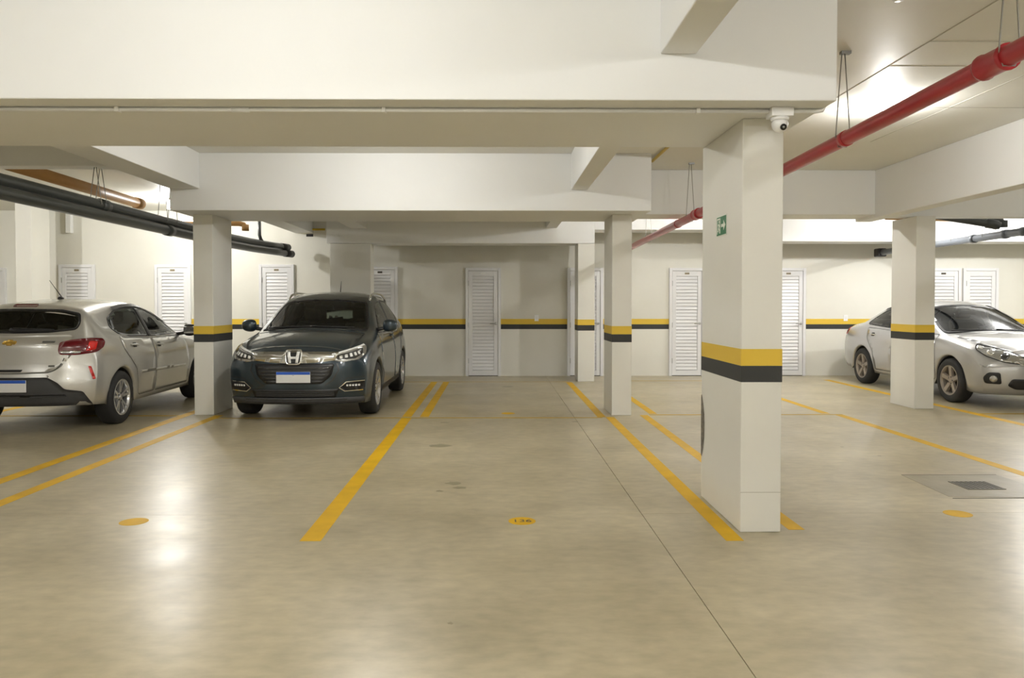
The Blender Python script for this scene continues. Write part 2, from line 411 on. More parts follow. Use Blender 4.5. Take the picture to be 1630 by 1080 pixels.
# ------------------------------------------------------------ lamps
for i, (x, y, z, f) in enumerate(LAMPS):
    lab = ['lit ceiling bulb before the near beam', 'lit ceiling bulb between the two wide beams', 'lit bulb on the ceiling behind the red pipe', 'lit ceiling bulb in the right bay near the viewer',
           'lit ceiling bulb above the silver hatchback bay', 'lit ceiling bulb before the short white beam', 'lit bulb over the silver sedan, seen as a bright dot below the beam',
           'added fill bulb behind the viewer, out of view', 'unseen ceiling bulb left of the viewer, kept for its light', 'unseen ceiling bulb at the far right bay, kept for its light', 'lit ceiling bulb before the far left column',
           'lit bulb under the lowered slab by the rightmost door', 'added fill bulb behind the viewer to the right, out of view'][i]
    l = tag(empty('ceiling_lamp', (x, y, z)), lab, 'lamp')
    top = (2.96 if i in (6, 11) else ZC) - z
    lathe('lamp_base', [(0, top), (.055, top), (.052, top - .03), (.028, top - .04), (.024, .035), (0, .035)], 'white', l, 24)
    lathe('bulb', [(.001, -.05), (.02, -.046), (.035, -.03), (.04, -.008), (.034, .015), (.022, .034), (.0, .036)], 'bulb', l, 20)
    ld = bpy.data.lights.new('lamp_light', 'POINT'); ld.energy = LAMP_W * f; ld.shadow_soft_size = .035; ld.color = (1, .99, .97)
    lo = bpy.data.objects.new('lamp_light', ld); COL.objects.link(lo); lo.parent = l; lo.location = (0, 0, -.008)

# ------------------------------------------------------------ pipes
rp = tag(empty('red_fire_pipe', (2.5, 3.0, 0)), 'red painted fire pipe hung below the right ceiling bay', 'pipe')
def rz(y): return 2.625 - (y - 3.0) * .0158
tube('pipe_run', [(0, -6.5, rz(-3.5)), (0, 0.2, rz(3.2)), (0, 7, rz(10)), (-.02, 11.4, rz(14.4))], .052, 'red', rp, 20)
for y in (3.85, 9.55):
    lathe('coupling', [(.052, -.10), (.066, -.10), (.068, -.085), (.062, -.07), (.062, .07), (.068, .085), (.066, .10), (.052, .10)], 'red', rp, 20, 'y', (0, y - 3, rz(y)))
for y in (5.5, 10.55, 7.95):
    lathe('sleeve', [(.052, -.03), (.057, -.03), (.057, .03), (.052, .03)], 'red', rp, 20, 'y', (0, y - 3, rz(y)))
for y, top in ((5.55, ZC), (9.9, ZC), (12.6, ZC), (3.75, ZC)):
    hg = tube('hanger_wire', [(-.01, y - 3, top), (-.05, y - 3, rz(y) + .02), (-.03, y - 3, rz(y) - .05), (.03, y - 3, rz(y) - .05), (.055, y - 3, rz(y) + .02), (.01, y - 3, top)], .004, 'wire', rp, 6)
    box('ceiling_anchor', (-.02, y - 3 - .02, top - .02), (.05, y - 3 + .02, top), 'bolt', hg)

bp = None
def arc_end(x, z):
    return [(x, 1.0, z), (x, 5, z), (x, 11.0, z), (x + .01, 12.2, z), (x + .06, 13.2, z + .005), (x + .17, 14.0, z + .01), (x + .3, 14.6, z + .01)]
for x, z, lab in ((-4.25, 2.468, 'upper of two parallel black drain pipes at left'), (-4.18, 2.345, 'lower of two parallel black drain pipes at left')):
    t = tag(empty('drain_pipe', (x, 0, 0)), lab, 'pipe')
    tube('pipe_run', [(p[0] - x, p[1], p[2]) for p in arc_end(x, z)], .06, 'blackpipe', t, 20)
    for y in ((8.4, 11.2) if z > 2.4 else (9.9,)):
        lathe('socket', [(.06, -.08), (.07, -.08), (.071, .08), (.06, .08)], 'blackpipe', t, 20, 'y', (0, y, z))
    e = arc_end(x, z)[-1]
    bm = bmesh.new(); add_tube(bm, [(e[0] - x - .05, e[1] - .2, z + .01), (e[0] - x + .02, e[1] + .05, z + .01)], .067, 20)
    from_bm('end_socket', bm, 'dark', t, True)
    if z > 2.4:
        tube('riser', [(.10, 13.6, 3.2), (.10, 13.6, 2.62), (.12, 13.6, 2.55), (.14, 13.65, 2.50)], .03, 'blackpipe', t, 12)
        for y, zh in ((8.25, 2.86), (8.36, 2.86), (9.9, ZC), (10.2, ZC)):
            tube('hanger_wire', [(-.01, y, zh), (-.064, y, z), (.0, y, z - .066), (.064, y, z), (.01, y, zh)], .004, 'wire', t, 6)
oc = tag(empty('ochre_drain_pipe', (-5.3, 0, 0)), 'ochre brown pipe above the black pipes at left', 'pipe')
tube('pipe_run', [(0, 8.45, 2.93), (0, 11.55, 2.90)], .072, 'ocre', oc, 18)
lathe('socket', [(.072, -.08), (.082, -.08), (.082, .08), (.072, .08)], 'ocre', oc, 18, 'y', (0, 11.5, 2.90))
oc2 = tag(empty('ochre_elbow_pipe', (-4.3, 12.9, 0)), 'short ochre pipe with elbow beside the left column top', 'pipe')
tube('pipe_run', [(-.9, 0, 2.76), (.02, 0, 2.75), (.10, 0, 2.73), (.13, 0, 2.66)], .045, 'ocre', oc2, 14)
lathe('socket', [(.045, -.05), (.057, -.05), (.057, .05), (.045, .05)], 'ocre', oc2, 16, 'z', (.13, 0, 2.68))
gp = tag(empty('gas_pipe', (-3.6, 15.0, 0)), 'thin yellow gas pipe high on the back wall', 'pipe')
tube('pipe_run', [(-.32, 0, 2.852), (.29, 0, 2.857)], .02, 'gas', gp, 10)
box('pipe_clip', (.0, -.025, 2.83), (.03, .05, 2.88), 'steel', gp)
gp2 = tag(empty('gas_pipe', (1.95, 8, 0)), 'yellow gas pipe along the ceiling beside the second beam end', 'pipe')
tube('pipe_run', [(0, -2, 3.185), (0, 1.6, 3.185)], .018, 'gas', gp2, 10)
box('pipe_clip', (-.03, .5, 3.17), (.03, .53, 3.22), 'steel', gp2)
tag(box('beam_number_plate', (-3.685, YF - .006, 2.72), (-3.55, YF, 2.77), 'dark', None, .002), 'small black plate high on the back wall under the yellow pipe', 'plate')

gy = tag(empty('grey_drain_pipe', (7.42, 0, 0)), 'grey drain pipe hung above the silver sedan', 'pipe')
tube('pipe_run', [(0, 4, 2.47), (0, 14.85, 2.40)], .055, 'greypipe', gy, 18)
for y in (10.75, 11.15, 11.9):
    lathe('socket', [(.055, -.05), (.065, -.05), (.065, .05), (.055, .05)], 'greypipe', gy, 18, 'y', (0, y, 2.47 - (y - 4) * .0065))
box('end_cap', (-.08, 14.7, 2.32), (.08, 14.9, 2.48), 'dark', gy, .02)
for y in (11.6, 12.4, 13.3):
    tube('hanger_wire', [(-.03, y, 2.96), (-.06, y, 2.43), (0, y, 2.36), (.06, y, 2.43), (.03, y, 2.96)], .004, 'wire', gy, 6)
by = tag(empty('black_branch_pipe', (6.5, 11.3, 0)), 'black branch pipe sloping onto the grey pipe behind the sedan column', 'pipe')
tube('pipe_run', [(-.1, .1, 2.745), (.66, -.11, 2.585), (.76, -.14, 2.565), (.83, -.16, 2.54)], .055, 'blackpipe', by, 16)
tube('elbow', [(.66, -.11, 2.585), (.74, -.135, 2.57), (.80, -.152, 2.552)], .068, 'blackpipe', by, 16)
by2 = tag(empty('black_branch_pipe', (7.2, 11.5, 0)), 'upper black branch pipe with elbow at the right edge', 'pipe')
tube('pipe_run', [(-.2, 0, 2.74), (.30, -.1, 2.66), (.36, -.1, 2.60)], .045, 'blackpipe', by2, 16)
lathe('socket', [(.045, -.05), (.056, -.05), (.056, .05), (.045, .05)], 'blackpipe', by2, 16, 'z', (.355, -.1, 2.60))
tag(tube('ochre_drain_pipe', [(6.2, 12.2, 2.80), (7.4, 12.2, 2.77)], .055, 'ocre', None, 14), 'ochre pipe behind the sedan column', 'pipe')

# white conduit on the near beam, with clips
cz = 2.53 - .014
cn = tag(empty('white_conduit', (0, 4.45, cz)), 'white electrical conduit along the underside of the near beam', 'conduit')
tube('conduit_run', [(-3.5, 0, 0), (1.575, 0, 0)], .0125, 'white', cn, 12)
tube('conduit_tail', [(1.705, 0, 0), (1.85, 0, 0), (1.885, 0, .005), (1.897, -.0, .03), (1.897, 0, .07)], .0125, 'white', cn, 12)
lathe('conduit_socket', [(.0125, -.05), (.016, -.05), (.016, .05), (.0125, .05)], 'white', cn, 14, 'x', (-1.46, 0, 0))
for x in (-2.16, -.64, 1.165):
    box('conduit_clip', (x - .012, -.024, -.017), (x + .012, .022, .014), 'white', cn, .004)

sc = tag(empty('security_camera', (1.64, 4.45, 2.53)), 'white dome security camera on a junction box above the nearest column', 'camera')
box('junction_box', (-.063, -.05, -.052), (.063, .05, 0), 'white', sc, .004)
lathe('collar', [(0, -.052), (.052, -.052), (.05, -.066), (.046, -.070), (0, -.07)], 'white', sc, 28)
bm = bmesh.new(); bmesh.ops.create_uvsphere(bm, u_segments=24, v_segments=14, radius=.046)
for v in bm.verts: v.co.z = v.co.z * (1.15 if v.co.z < 0 else .6) - .085
dm = from_bm('dome', bm, 'white', sc, True)
bm = bmesh.new()
d = Vector((.012, -.9, -.42)).normalized()
add_tube(bm, [Vector((0.006, 0, -.095)) + d * .03, Vector((.006, 0, -.095)) + d * .049], .018, 18)
ln = from_bm('lens', bm, 'lens', sc, True)
bm = bmesh.new(); add_tube(bm, [Vector((0.006, 0, -.095)) + d * .045, Vector((.006, 0, -.095)) + d * .051], .007, 12)
from_bm('lens_glass', bm, 'steel', ln, True)

# green exit sign on the near column: left face, reads from the left
sg = tag(empty('exit_sign', (1.4985, 5.1, 1.922)), 'green exit sign with running figure and arrow on the nearest column', 'sign')
sg.rotation_euler = (R(90), 0, R(-90))       # local x = towards the viewer, y = up, z = out of the column
box('sign_border', (-.112, -.068, 0), (.112, .068, .002), 'signwhite', sg)
box('sign_field', (-.105, -.061, .002), (.105, .061, .003), 'green', sg)
def sgn(name, poly): prism(name, poly, .003, .0038, 'signwhite', sg)
sgn('door_pictogram', [(-.095, -.05), (-.085, -.05), (-.085, .043), (-.03, .043), (-.03, -.05), (-.02, -.05), (-.02, .053), (-.095, .053)])
n = 12
sgn('figure_head', [(-.048 + .009 * math.cos(2 * math.pi * k / n), .03 + .009 * math.sin(2 * math.pi * k / n)) for k in range(n)])
sgn('figure_body', [(-.072, .012), (-.052, .02), (-.036, .006), (-.03, -.002), (-.036, -.006), (-.048, .004), (-.046, -.012), (-.034, -.026), (-.04, -.048), (-.048, -.046), (-.045, -.03), (-.058, -.018), (-.068, -.036), (-.08, -.036), (-.08, -.029), (-.072, -.028), (-.062, -.008), (-.06, .008), (-.072, .003)])
sgn('arrow', [(.0, -.010), (.05, -.010), (.05, -.034), (.092, 0), (.05, .034), (.05, .010), (.0, .010)])

# wall outlets
for x, lab in ((.80, 'white wall socket plate between the centre doors'), (6.875, 'white wall socket plate behind the sedan boot')):
    so = tag(empty('wall_socket', (x, YF, 1.135)), lab, 'socket')
    box('cover_plate', (-.04, -.012, -.06), (.04, 0, .06), 'white', so, .003)
    box('socket_insert', (-.018, -.014, -.03), (.018, -.011, .03), 'doorwhite', so, .001)
ms = tag(empty('ceiling_sensor', (2.36, 4.52, ZC)), 'small white round fitting on the ceiling at the top edge', 'sensor')
lathe('sensor_body', [(0, 0), (.05, 0), (.05, -.02), (.03, -.04), (0, -.042)], 'white', ms, 20)

# ------------------------------------------------------------ cars
def curve(tab):
    """monotone cubic through (x, y) pairs"""
    xs = [p[0] for p in tab]; ys = [p[1] for p in tab]; n = len(xs)
    d = [(ys[i + 1] - ys[i]) / (xs[i + 1] - xs[i]) for i in range(n - 1)]
    m = [d[0]] + [0 if d[i - 1] * d[i] <= 0 else 2 * d[i - 1] * d[i] / (d[i - 1] + d[i]) for i in range(1, n - 1)] + [d[-1]]
    def f(x):
        if x <= xs[0]: return ys[0]
        if x >= xs[-1]: return ys[-1]
        i = 0
        while x > xs[i + 1]: i += 1
        h = xs[i + 1] - xs[i]; t = (x - xs[i]) / h
        return ((2 * t ** 3 - 3 * t * t + 1) * ys[i] + (t ** 3 - 2 * t * t + t) * h * m[i] + (-2 * t ** 3 + 3 * t * t) * ys[i + 1] + (t ** 3 - t * t) * h * m[i + 1])
    return f
def inside(p, poly):
    x, y = p; c = False; j = len(poly) - 1
    for i in range(len(poly)):
        xi, yi = poly[i]; xj, yj = poly[j]
        if (yi > y) != (yj > y) and x < (xj - xi) * (y - yi) / (yj - yi) + xi: c = not c
        j = i
    return c
def rounded(poly, r=.03, n=4):
    out = []; N = len(poly)
    for i in range(N):
        p = Vector(poly[i]); a = Vector(poly[i - 1]) - p; b = Vector(poly[(i + 1) % N]) - p
        k = min(r, a.length * .45, b.length * .45)
        p0 = p + a.normalized() * k; p1 = p + b.normalized() * k
        for t in range(n + 1):
            t /= n; out.append(tuple(p0 * (1 - t) ** 2 + p * 2 * t * (1 - t) + p1 * t * t))
    return out
def shrink(poly, d):
    """move the outline inwards by d"""
    N = len(poly); area = sum(poly[i - 1][0] * poly[i][1] - poly[i][0] * poly[i - 1][1] for i in range(N))
    s = 1 if area > 0 else -1; out = []
    for i in range(N):
        p = Vector(poly[i]); a = (p - Vector(poly[i - 1])); b = (Vector(poly[(i + 1) % N]) - p)
        if a.length < 1e-6: a = b
        if b.length < 1e-6: b = a
        a = a.normalized(); b = b.normalized()
        na = Vector((-a.y, a.x)) * s; nb = Vector((-b.y, b.x)) * s
        m = na + nb
        m = m / max(.35, m.length_squared / 2)
        out.append(tuple(p + m * d))
    return out
def dens(poly, step, closed=True):
    out = []; N = len(poly)
    for i in range(N if closed else N - 1):
        a = Vector(poly[i]); b = Vector(poly[(i + 1) % N]); k = max(1, int((b - a).length / step))
        out += [tuple(a.lerp(b, t / k)) for t in range(k)]
    if not closed: out.append(tuple(poly[-1]))
    return out

class Car:
    def __init__(s, root, S):
        s.root, s.S = root, S
        L = s.L = S['L']; wm = s.wm = S['w'];
        zt, zs, wt, wu, zbl = (curve(S[k]) for k in ('ztop', 'zst', 'wtop', 'wu', 'zbelt'))
        zbo = curve(S['zbot'])
        us = set(round(i * .045, 4) for i in range(int(L / .045) + 1)) | {L, .02, L - .02}
        Ra = S['arch']
        for c in S['axles']:
            us = {u for u in us if not abs(abs(u - c) - Ra) < .035}
            us |= {c + Ra * math.cos(math.pi * k / 14) for k in range(15)}
        us = sorted(us)
        def zb(u):
            z = zbo(u)
            for c in S['axles']:
                if abs(u - c) < Ra: z = max(z, S['r'] - .01 + math.sqrt(Ra * Ra - (u - c) ** 2))
            return z
        seg = [2, 3, 3, 4, 9]
        def section(u):
            w_ = wu(u) * wm; z0 = zb(u); f = zs(u)
            e = min(zbl(u), f - .035); d_ = min(.80, e - .06); pts = [(w_ * S.get('wb', .95), z0), (w_ * .985, .40), (w_, .60), (w_ * .985, d_)]
            yE = w_ * .955 + (wt(u) - w_ * .955) * S.get('shoulder', .12); pts += [(yE, e), (wt(u), f)]
            for i in range(1, 5): pts[i] = (pts[i][0], max(pts[i][1], z0 + .012 * i))
            for i in range(4, 0, -1): pts[i] = (pts[i][0], min(pts[i][1], f - .012 * (5 - i)))
            out = []
            for i, n in enumerate(seg):
                for k in range(n):
                    t = k / n; out.append((pts[i][0] + (pts[i + 1][0] - pts[i][0]) * t, pts[i][1] + (pts[i + 1][1] - pts[i][1]) * t))
            out.append(pts[5]); return out
        fp, rp_ = curve(S['fprof']), curve(S['rprof']); fa, fe = S['fplan']; ra, re_ = S['rplan']
        def disp(u, y, z):
            x = u; t = min(1, abs(y) / wm)
            if u < .62: x += (fa * t ** fe + fp(z)) * (1 - u / .62) ** 1.6
            if u > L - .55: x -= (ra * t ** re_ + rp_(z)) * (1 - (L - u) / .55) ** 1.6
            return Vector((x, y, z))
        NT = 26; ts = [-1 + 2 * k / NT for k in range(NT + 1)]
        bm = bmesh.new()
        def grid(P, mi):
            V = [[bm.verts.new(p) for p in row] for row in P]
            for i in range(len(V) - 1):
                for k in range(len(V[0]) - 1):
                    f = bm.faces.new((V[i][k], V[i + 1][k], V[i + 1][k + 1], V[i][k + 1])); f.material_index = mi; f.smooth = True
        secs = [section(u) for u in us]
        def topz(u, t): return zs(u) + (zt(u) - zs(u)) * (1 - abs(t) ** S.get('crown', 2.3))
        for sd in (-1, 1):
            grid([[disp(u, sd * y, z) for (y, z) in sc_] for u, sc_ in zip(us, secs)], 0)
        grid([[disp(u, t * wt(u), topz(u, t)) for t in ts] for u in us], 0)
        grid([[disp(u, t * sc_[0][0], sc_[0][1]) for t in ts] for u, sc_ in zip(us, secs)], 1)
        for u, sc_ in ((us[0], secs[0]), (us[-1], secs[-1])):
            z0 = sc_[0][1]; zf = sc_[-1][1]
            grid([[disp(u, t * y, z0 + (z - z0) / (zf - z0) * (topz(u, t) - z0)) for t in ts] for (y, z) in sc_], 0)
        bmesh.ops.remove_doubles(bm, verts=bm.verts, dist=1e-4)
        bmesh.ops.recalc_face_normals(bm, faces=bm.faces)
        for _ in range(S.get('smooth', 5)):
            bmesh.ops.smooth_vert(bm, verts=[v for v in bm.verts if not any(f.material_index == 1 for f in v.link_faces)], factor=.5, use_axis_x=True, use_axis_y=True, use_axis_z=True)
        s.bm = bm; s.bvh = BVHTree.FromBMesh(bm); s.holes = []
    # projection frames: maps (a, b) to a start point and a direction
    def frame(s, kind, sd=1):
        L = s.L
        if kind == 'side': return lambda a, b: (Vector((a, sd * 2, b)), Vector((0, -sd, 0)))
        if kind == 'front': return lambda a, b: (Vector((-1, a * sd, b)), Vector((1, 0, 0)))
        if kind == 'rear': return lambda a, b: (Vector((L + 1, a * sd, b)), Vector((-1, 0, 0)))
        if kind == 'top': return lambda a, b: (Vector((a, b * sd, 3)), Vector((0, 0, -1)))
        if kind == 'fcorner':   # a = distance to the side of the oblique axis, looking back and in at 45 degrees
            d = Vector((1, -sd, 0)).normalized(); x = Vector((1, sd, 0)).normalized()
            return lambda a, b: (Vector((.35, sd * .6, b)) + x * a - d * 2, d)
        if kind == 'rcorner':
            d = Vector((-1, -sd, 0)).normalized(); x = Vector((-1, sd, 0)).normalized()
            return lambda a, b: (Vector((L - .35, sd * .6, b)) + x * a - d * 2, d)
    def hit(s, fr, a, b):
        o, d = fr(a, b); p, n, i, t = s.bvh.ray_cast(o, d)
        if p is None:
            p, n, i, t = s.bvh.find_nearest(o + d * 2)
        if n.dot(d) > 0: n = -n
        return p, n
    def patch(s, name, poly, kind, m, off=.003, parent=None, sd=1, hole=None, step=.045, skirt=.008, smooth=True):
        fr = s.frame(kind, sd)
        P = dens(poly, step); ed = [(i, (i + 1) % len(P)) for i in range(len(P))]
        if hole:
            H = dens(hole, step); k = len(P); ed += [(k + i, k + (i + 1) % len(H)) for i in range(len(H))]; P = P + H
        xs = [p[0] for p in poly]; ys = [p[1] for p in poly]
        inner = shrink(poly, step * .4); hh = shrink(hole, -step * .4) if hole else None
        pts = list(P)
        x = min(xs) + step * .5
        while x < max(xs):
            y = min(ys) + step * .5
            while y < max(ys):
                if inside((x, y), inner) and not (hh and inside((x, y), hh)): pts.append((x, y))
                y += step
            x += step
        r = geometry.delaunay_2d_cdt([Vector(p) for p in pts], ed, [], 0, 1e-5)
        vv, ff = r[0], r[2]; bm = bmesh.new(); bv = []; nn = []
        for v in vv:
            p, n = s.hit(fr, v.x, v.y); bv.append(bm.verts.new(p + n * off)); nn.append(n)
        for f in ff:
            c = sum((Vector(vv[i]) for i in f), Vector((0, 0))) / len(f)
            if inside(c, poly) and not (hole and inside(c, hole)):
                try: bm.faces.new([bv[i] for i in f]).smooth = smooth
                except ValueError: pass
        nmap = {v: n for v, n in zip(bv, nn)}
        # make all faces look outwards
        for f in bm.faces:
            f.normal_update()
            if f.normal.dot(nmap[f.verts[0]]) < 0: f.normal_flip()
        if skirt:
            be = [e for e in bm.edges if len(e.link_faces) == 1]; low = {}
            for e in be:
                for v in e.verts:
                    if v not in low: low[v] = bm.verts.new(v.co - nmap[v] * (off + skirt))
            for e in be:
                a, b = e.verts; bm.faces.new((a, b, low[b], low[a]))
        for v in [v for v in bm.verts if not v.link_faces]: bm.verts.remove(v)
        return from_bm(name, bm, m, parent or s.root)
    def ribbon(s, name, line, kind, m='gap', wd=.007, off=.0035, parent=None, sd=1, closed=False):
        fr = s.frame(kind, sd); P = dens(line, .04, closed); n = len(P); bm = bmesh.new(); rows = []
        for i in range(n):
            a = Vector(P[i - 1] if (closed or i > 0) else P[0]); b = Vector(P[(i + 1) % n] if (closed or i < n - 1) else P[-1])
            t = (b - a).normalized(); q = Vector((-t.y, t.x)) * wd / 2
            row = []
            for k in (1, -1):
                p, nn = s.hit(fr, P[i][0] + q.x * k, P[i][1] + q.y * k); row.append(bm.verts.new(p + nn * off))
            rows.append(row)
        for i in range(n if closed else n - 1):
            a, b = rows[i], rows[(i + 1) % n]; bm.faces.new((a[0], a[1], b[1], b[0]))
        return from_bm(name, bm, m, parent or s.root)
    def window(s, name, poly, kind, gm, sd=1, border=.03, parent=None, r=.04):
        outer = rounded(poly, r); inner = rounded(shrink(poly, border), r)
        g = s.patch(name, inner, kind, gm, .0015, parent, sd, skirt=0)
        s.patch('window_seal', outer, kind, 'trim', .003, g, sd, hole=inner)
        s.holes.append((rounded(shrink(poly, border * .35), r), kind, sd))
        return g
    def finish(s, pm):
        bm = s.bm
        kill = []
        for f in bm.faces:
            c = f.calc_center_median(); n = f.normal
            for poly, kind, sd in s.holes:
                if kind == 'side' and c.y * sd > .3 and n.y * sd > .25 and all(inside((v.co.x, v.co.z), poly) for v in f.verts): kill.append(f); break
                if kind == 'front' and n.x < -.2 and .8 < c.x < s.L * .55 and all(inside((v.co.y * sd, v.co.z), poly) for v in f.verts): kill.append(f); break
                if kind == 'rear' and n.x > .15 and c.x > s.L * .6 and all(inside((v.co.y * sd, v.co.z), poly) for v in f.verts): kill.append(f); break
        bmesh.ops.delete(bm, geom=kill, context='FACES')
        # lining: the same skin a little further in, above the sills
        lb = bm.copy(); lb.normal_update()
        bmesh.ops.delete(lb, geom=[f for f in lb.faces if f.calc_center_median().z < .55 or f.calc_center_median().x < s.S['cowl'] - .25 or f.material_index == 1], context='FACES')
        for v in lb.verts: v.co -= v.normal * .022
        from_bm('cabin_lining', lb, 'cabin', s.root, True)
        me = bpy.data.meshes.new('body'); bm.to_mesh(me); bm.free()
        me.materials.append(M[pm]); me.materials.append(M['under'])
        o = bpy.data.objects.new('body', me); COL.objects.link(o); o.parent = s.root
        return o
    def interior(s, wheel_side=1):
        c = s.S['cowl']; rt = s.root
        bm = bmesh.new(); add_box(bm, (c + .02, -.62, .62), (c + .5, .62, s.S['dash']), .07); from_bm('dashboard', bm, 'cabin', rt, True)
        box('cabin_floor', (c - .1, -.66, .36), (s.L - .5, .66, .40), 'cabin', rt)
        for y in (-.36, .36):
            bm = bmesh.new(); x = c + 1.12
            add_box(bm, (x - .3, y - .24, .45), (x + .25, y + .24, .62), .05)
            st = from_bm('front_seat', bm, 'seat', rt, True)
            bm = bmesh.new(); add_box(bm, (x + .18, y - .23, .58), (x + .32, y + .23, 1.15), .06)
            for v in bm.verts: v.co.x += (v.co.z - .6) * .22
            from_bm('seat_back', bm, 'seat', st, True)
            bm = bmesh.new(); add_box(bm, (x + .32, y - .12, 1.17), (x + .41, y + .12, 1.34), .04); from_bm('headrest', bm, 'seat', st, True)
        bm = bmesh.new(); x = c + 1.95
        add_box(bm, (x - .3, -.6, .45), (x + .2, .6, .62), .05); add_box(bm, (x + .18, -.58, .58), (x + .36, .58, 1.10), .06)
        from_bm('rear_bench', bm, 'seat', rt, True)
        bm = bmesh.new(); cx = Vector((c + .62, wheel_side * .36, .90)); ring = []
        ax = Vector((0, 1, 0)); bx = Vector((.45, 0, .9)).normalized()
        add_tube(bm, [cx + (ax * math.cos(t) + bx * math.sin(t)) * .18 for t in [2 * math.pi * k / 28 for k in range(29)]], .014, 8, False)
        add_tube(bm, [cx - ax * .17, cx + Vector((-.03, 0, -.01)), cx + ax * .17], .016, 8)
        from_bm('steering_wheel', bm, 'trim', rt, True)
    def wheel(s, u, sd, r, wd, rimm, style, outer):
        """root part: the rim; sub-part: the tyre"""
        y1 = sd * outer; y0 = sd * (outer - wd); yc = (y0 + y1) / 2; rr = r * .665
        bm = bmesh.new(); c = (u, 0, r)
        dy = lambda k: y1 - sd * k
        add_lathe(bm, [(rr + .012, dy(.012)), (rr + .004, dy(.004)), (rr - .012, dy(.008)), (rr - .022, dy(.03)), (rr - .03, dy(.10)), (rr - .03, y0)], 40, 'y', c)
        add_lathe(bm, [(0, dy(.02)), (.032, dy(.02)), (.036, dy(.026)), (.062, dy(.034)), (.07, dy(.06))], 24, 'y', c)
        nsp, tw = style
        for k in range(nsp):
            a0 = 2 * math.pi * k / nsp + math.pi / 2
            for da in ([-1, 1] if tw else [0]):
                ai = a0 + da * (.16 if tw else 0); ao = a0 + da * (.20 if tw else 0)
                hi = .020 if tw else .036; ho = .017 if tw else .040
                di = Vector((math.cos(ai), 0, math.sin(ai))); do = Vector((math.cos(ao), 0, math.sin(ao)))
                ti = Vector((-di.z, 0, di.x)); to = Vector((-do.z, 0, do.x))
                vs_ = []
                for (R_, dd, tt, hw, k1, k2) in ((.045, di, ti, hi, .03, .06), (rr * .55, (di + do).normalized(), (ti + to).normalized(), (hi + ho) * .47, .022, .055), (rr - .008, do, to, ho, .012, .05)):
                    p = Vector(c) + dd * R_
                    vs_.append([bm.verts.new(p + tt * q * hw * f + Vector((0, dy(kk), 0))) for (q, kk, f) in ((-1, k1, .8), (1, k1, .8), (1, k2, 1.), (-1, k2, 1.))])
                for i in range(2):
                    for q in range(4): bm.faces.new((vs_[i][q], vs_[i][(q + 1) % 4], vs_[i + 1][(q + 1) % 4], vs_[i + 1][q]))
        bmesh.ops.recalc_face_normals(bm, faces=bm.faces)
        w_ = from_bm('wheel', bm, rimm, s.root)
        for k in range(5):
            a = 2 * math.pi * k / 5 + .6
            lathe('wheel_nut', [(0, dy(.024)), (.009, dy(.024)), (.009, dy(.04))], 'trim', w_, 8, 'y', (u + .048 * math.cos(a), 0, r + .048 * math.sin(a)))
        lathe('brake_disc', [(0, dy(.09)), (rr * .78, dy(.09)), (rr * .78, dy(.10)), (0, dy(.10))], 'lampdark', w_, 32, 'y', c)
        h = wd / 2
        lathe('tire', [(rr - .002, yc - h * .92), (rr + .015, yc - h * .98), (r - .055, yc - h * 1.03), (r - .02, yc - h * .95), (r - .006, yc - h * .78), (r, yc - h * .55), (r, yc + h * .55), (r - .006, yc + h * .78), (r - .02, yc + h * .95), (r - .055, yc + h * 1.03), (rr + .015, yc + h * .98), (rr - .002, yc + h * .92)], 'tyre', w_, 48, 'y', c)
        return w_
    def mirror(s, u, z, pm, sd, y0, wd=.205):
        bm = bmesh.new(); bmesh.ops.create_uvsphere(bm, u_segments=20, v_segments=12, radius=1)
        for v in bm.verts:
            x, y, zz = v.co
            sx = .075 if x < 0 else .035
            v.co = Vector((u + x * sx, sd * (y0 + .05 + wd / 2) + y * wd / 2 * (1 if abs(y) < .9 else .97), z + (abs(zz) ** .7) * math.copysign(1, zz) * .085 * (1 - .12 * y * sd)))
        m = from_bm('door_mirror', bm, pm, s.root, True)
        bm = bmesh.new(); add_tube(bm, [(u + .02, sd * (y0 - .05), z - .06), (u + .01, sd * (y0 + .09), z - .035)], .025, 10); from_bm('mirror_stalk', bm, 'trim', m, True)
        bm = bmesh.new(); add_box(bm, (u + .030, sd * (y0 + .05 + wd / 2) - wd * .40, z - .048), (u + .040, sd * (y0 + .05 + wd / 2) + wd * .40, z + .05), .004); from_bm('mirror_glass', bm, 'chrome', m)
        return m
    def handle(s, u, z, sd, m, parent, ln=.18):
        p, n = s.hit(s.frame('side', sd), u, z); q, _ = s.hit(s.frame('side', sd), u + ln, z + .01)
        d = Vector((0, sd, 0))
        tube('door_handle', [p, p + d * .028 + Vector((.02, 0, 0)), (p + q) / 2 + d * .036, q + d * .028 - Vector((.02, 0, 0)), q], [.008, .012, .014, .012, .008], m, parent, 10)
        s.patch('handle_recess_shade', rounded([(u + .02, z - .028), (u + ln * .7, z - .028), (u + ln * .7, z + .03), (u + .02, z + .03)], .02), 'side', 'gap', .0045, parent, sd, skirt=0)  # flat near-black patch, paints the shade in the hollow behind the handle
    def number_plate(s, kind, zc):
        """white plate with a blue top strip, the characters blurred away as in the photograph"""
        fr = s.frame(kind); p, n = s.hit(fr, 0, zc); k = -1 if kind == 'front' else 1
        a = min(p.x, p.x + k * .012) ; b = max(p.x, p.x + k * .012)
        pl = box('license_plate', (a, -.2, zc - .065), (b, .2, zc + .065), 'plate', s.root, .003)
        e = b if k > 0 else a
        box('blue_strip', (min(e, e + k * .001), -.198, zc + .032), (max(e, e + k * .001), .198, zc + .064), 'plateblue', pl)
        box('plate_holder', (min(e - k * .03, e - k * .009), -.21, zc - .075), (max(e - k * .03, e - k * .009), .21, zc + .075), 'trim', pl)
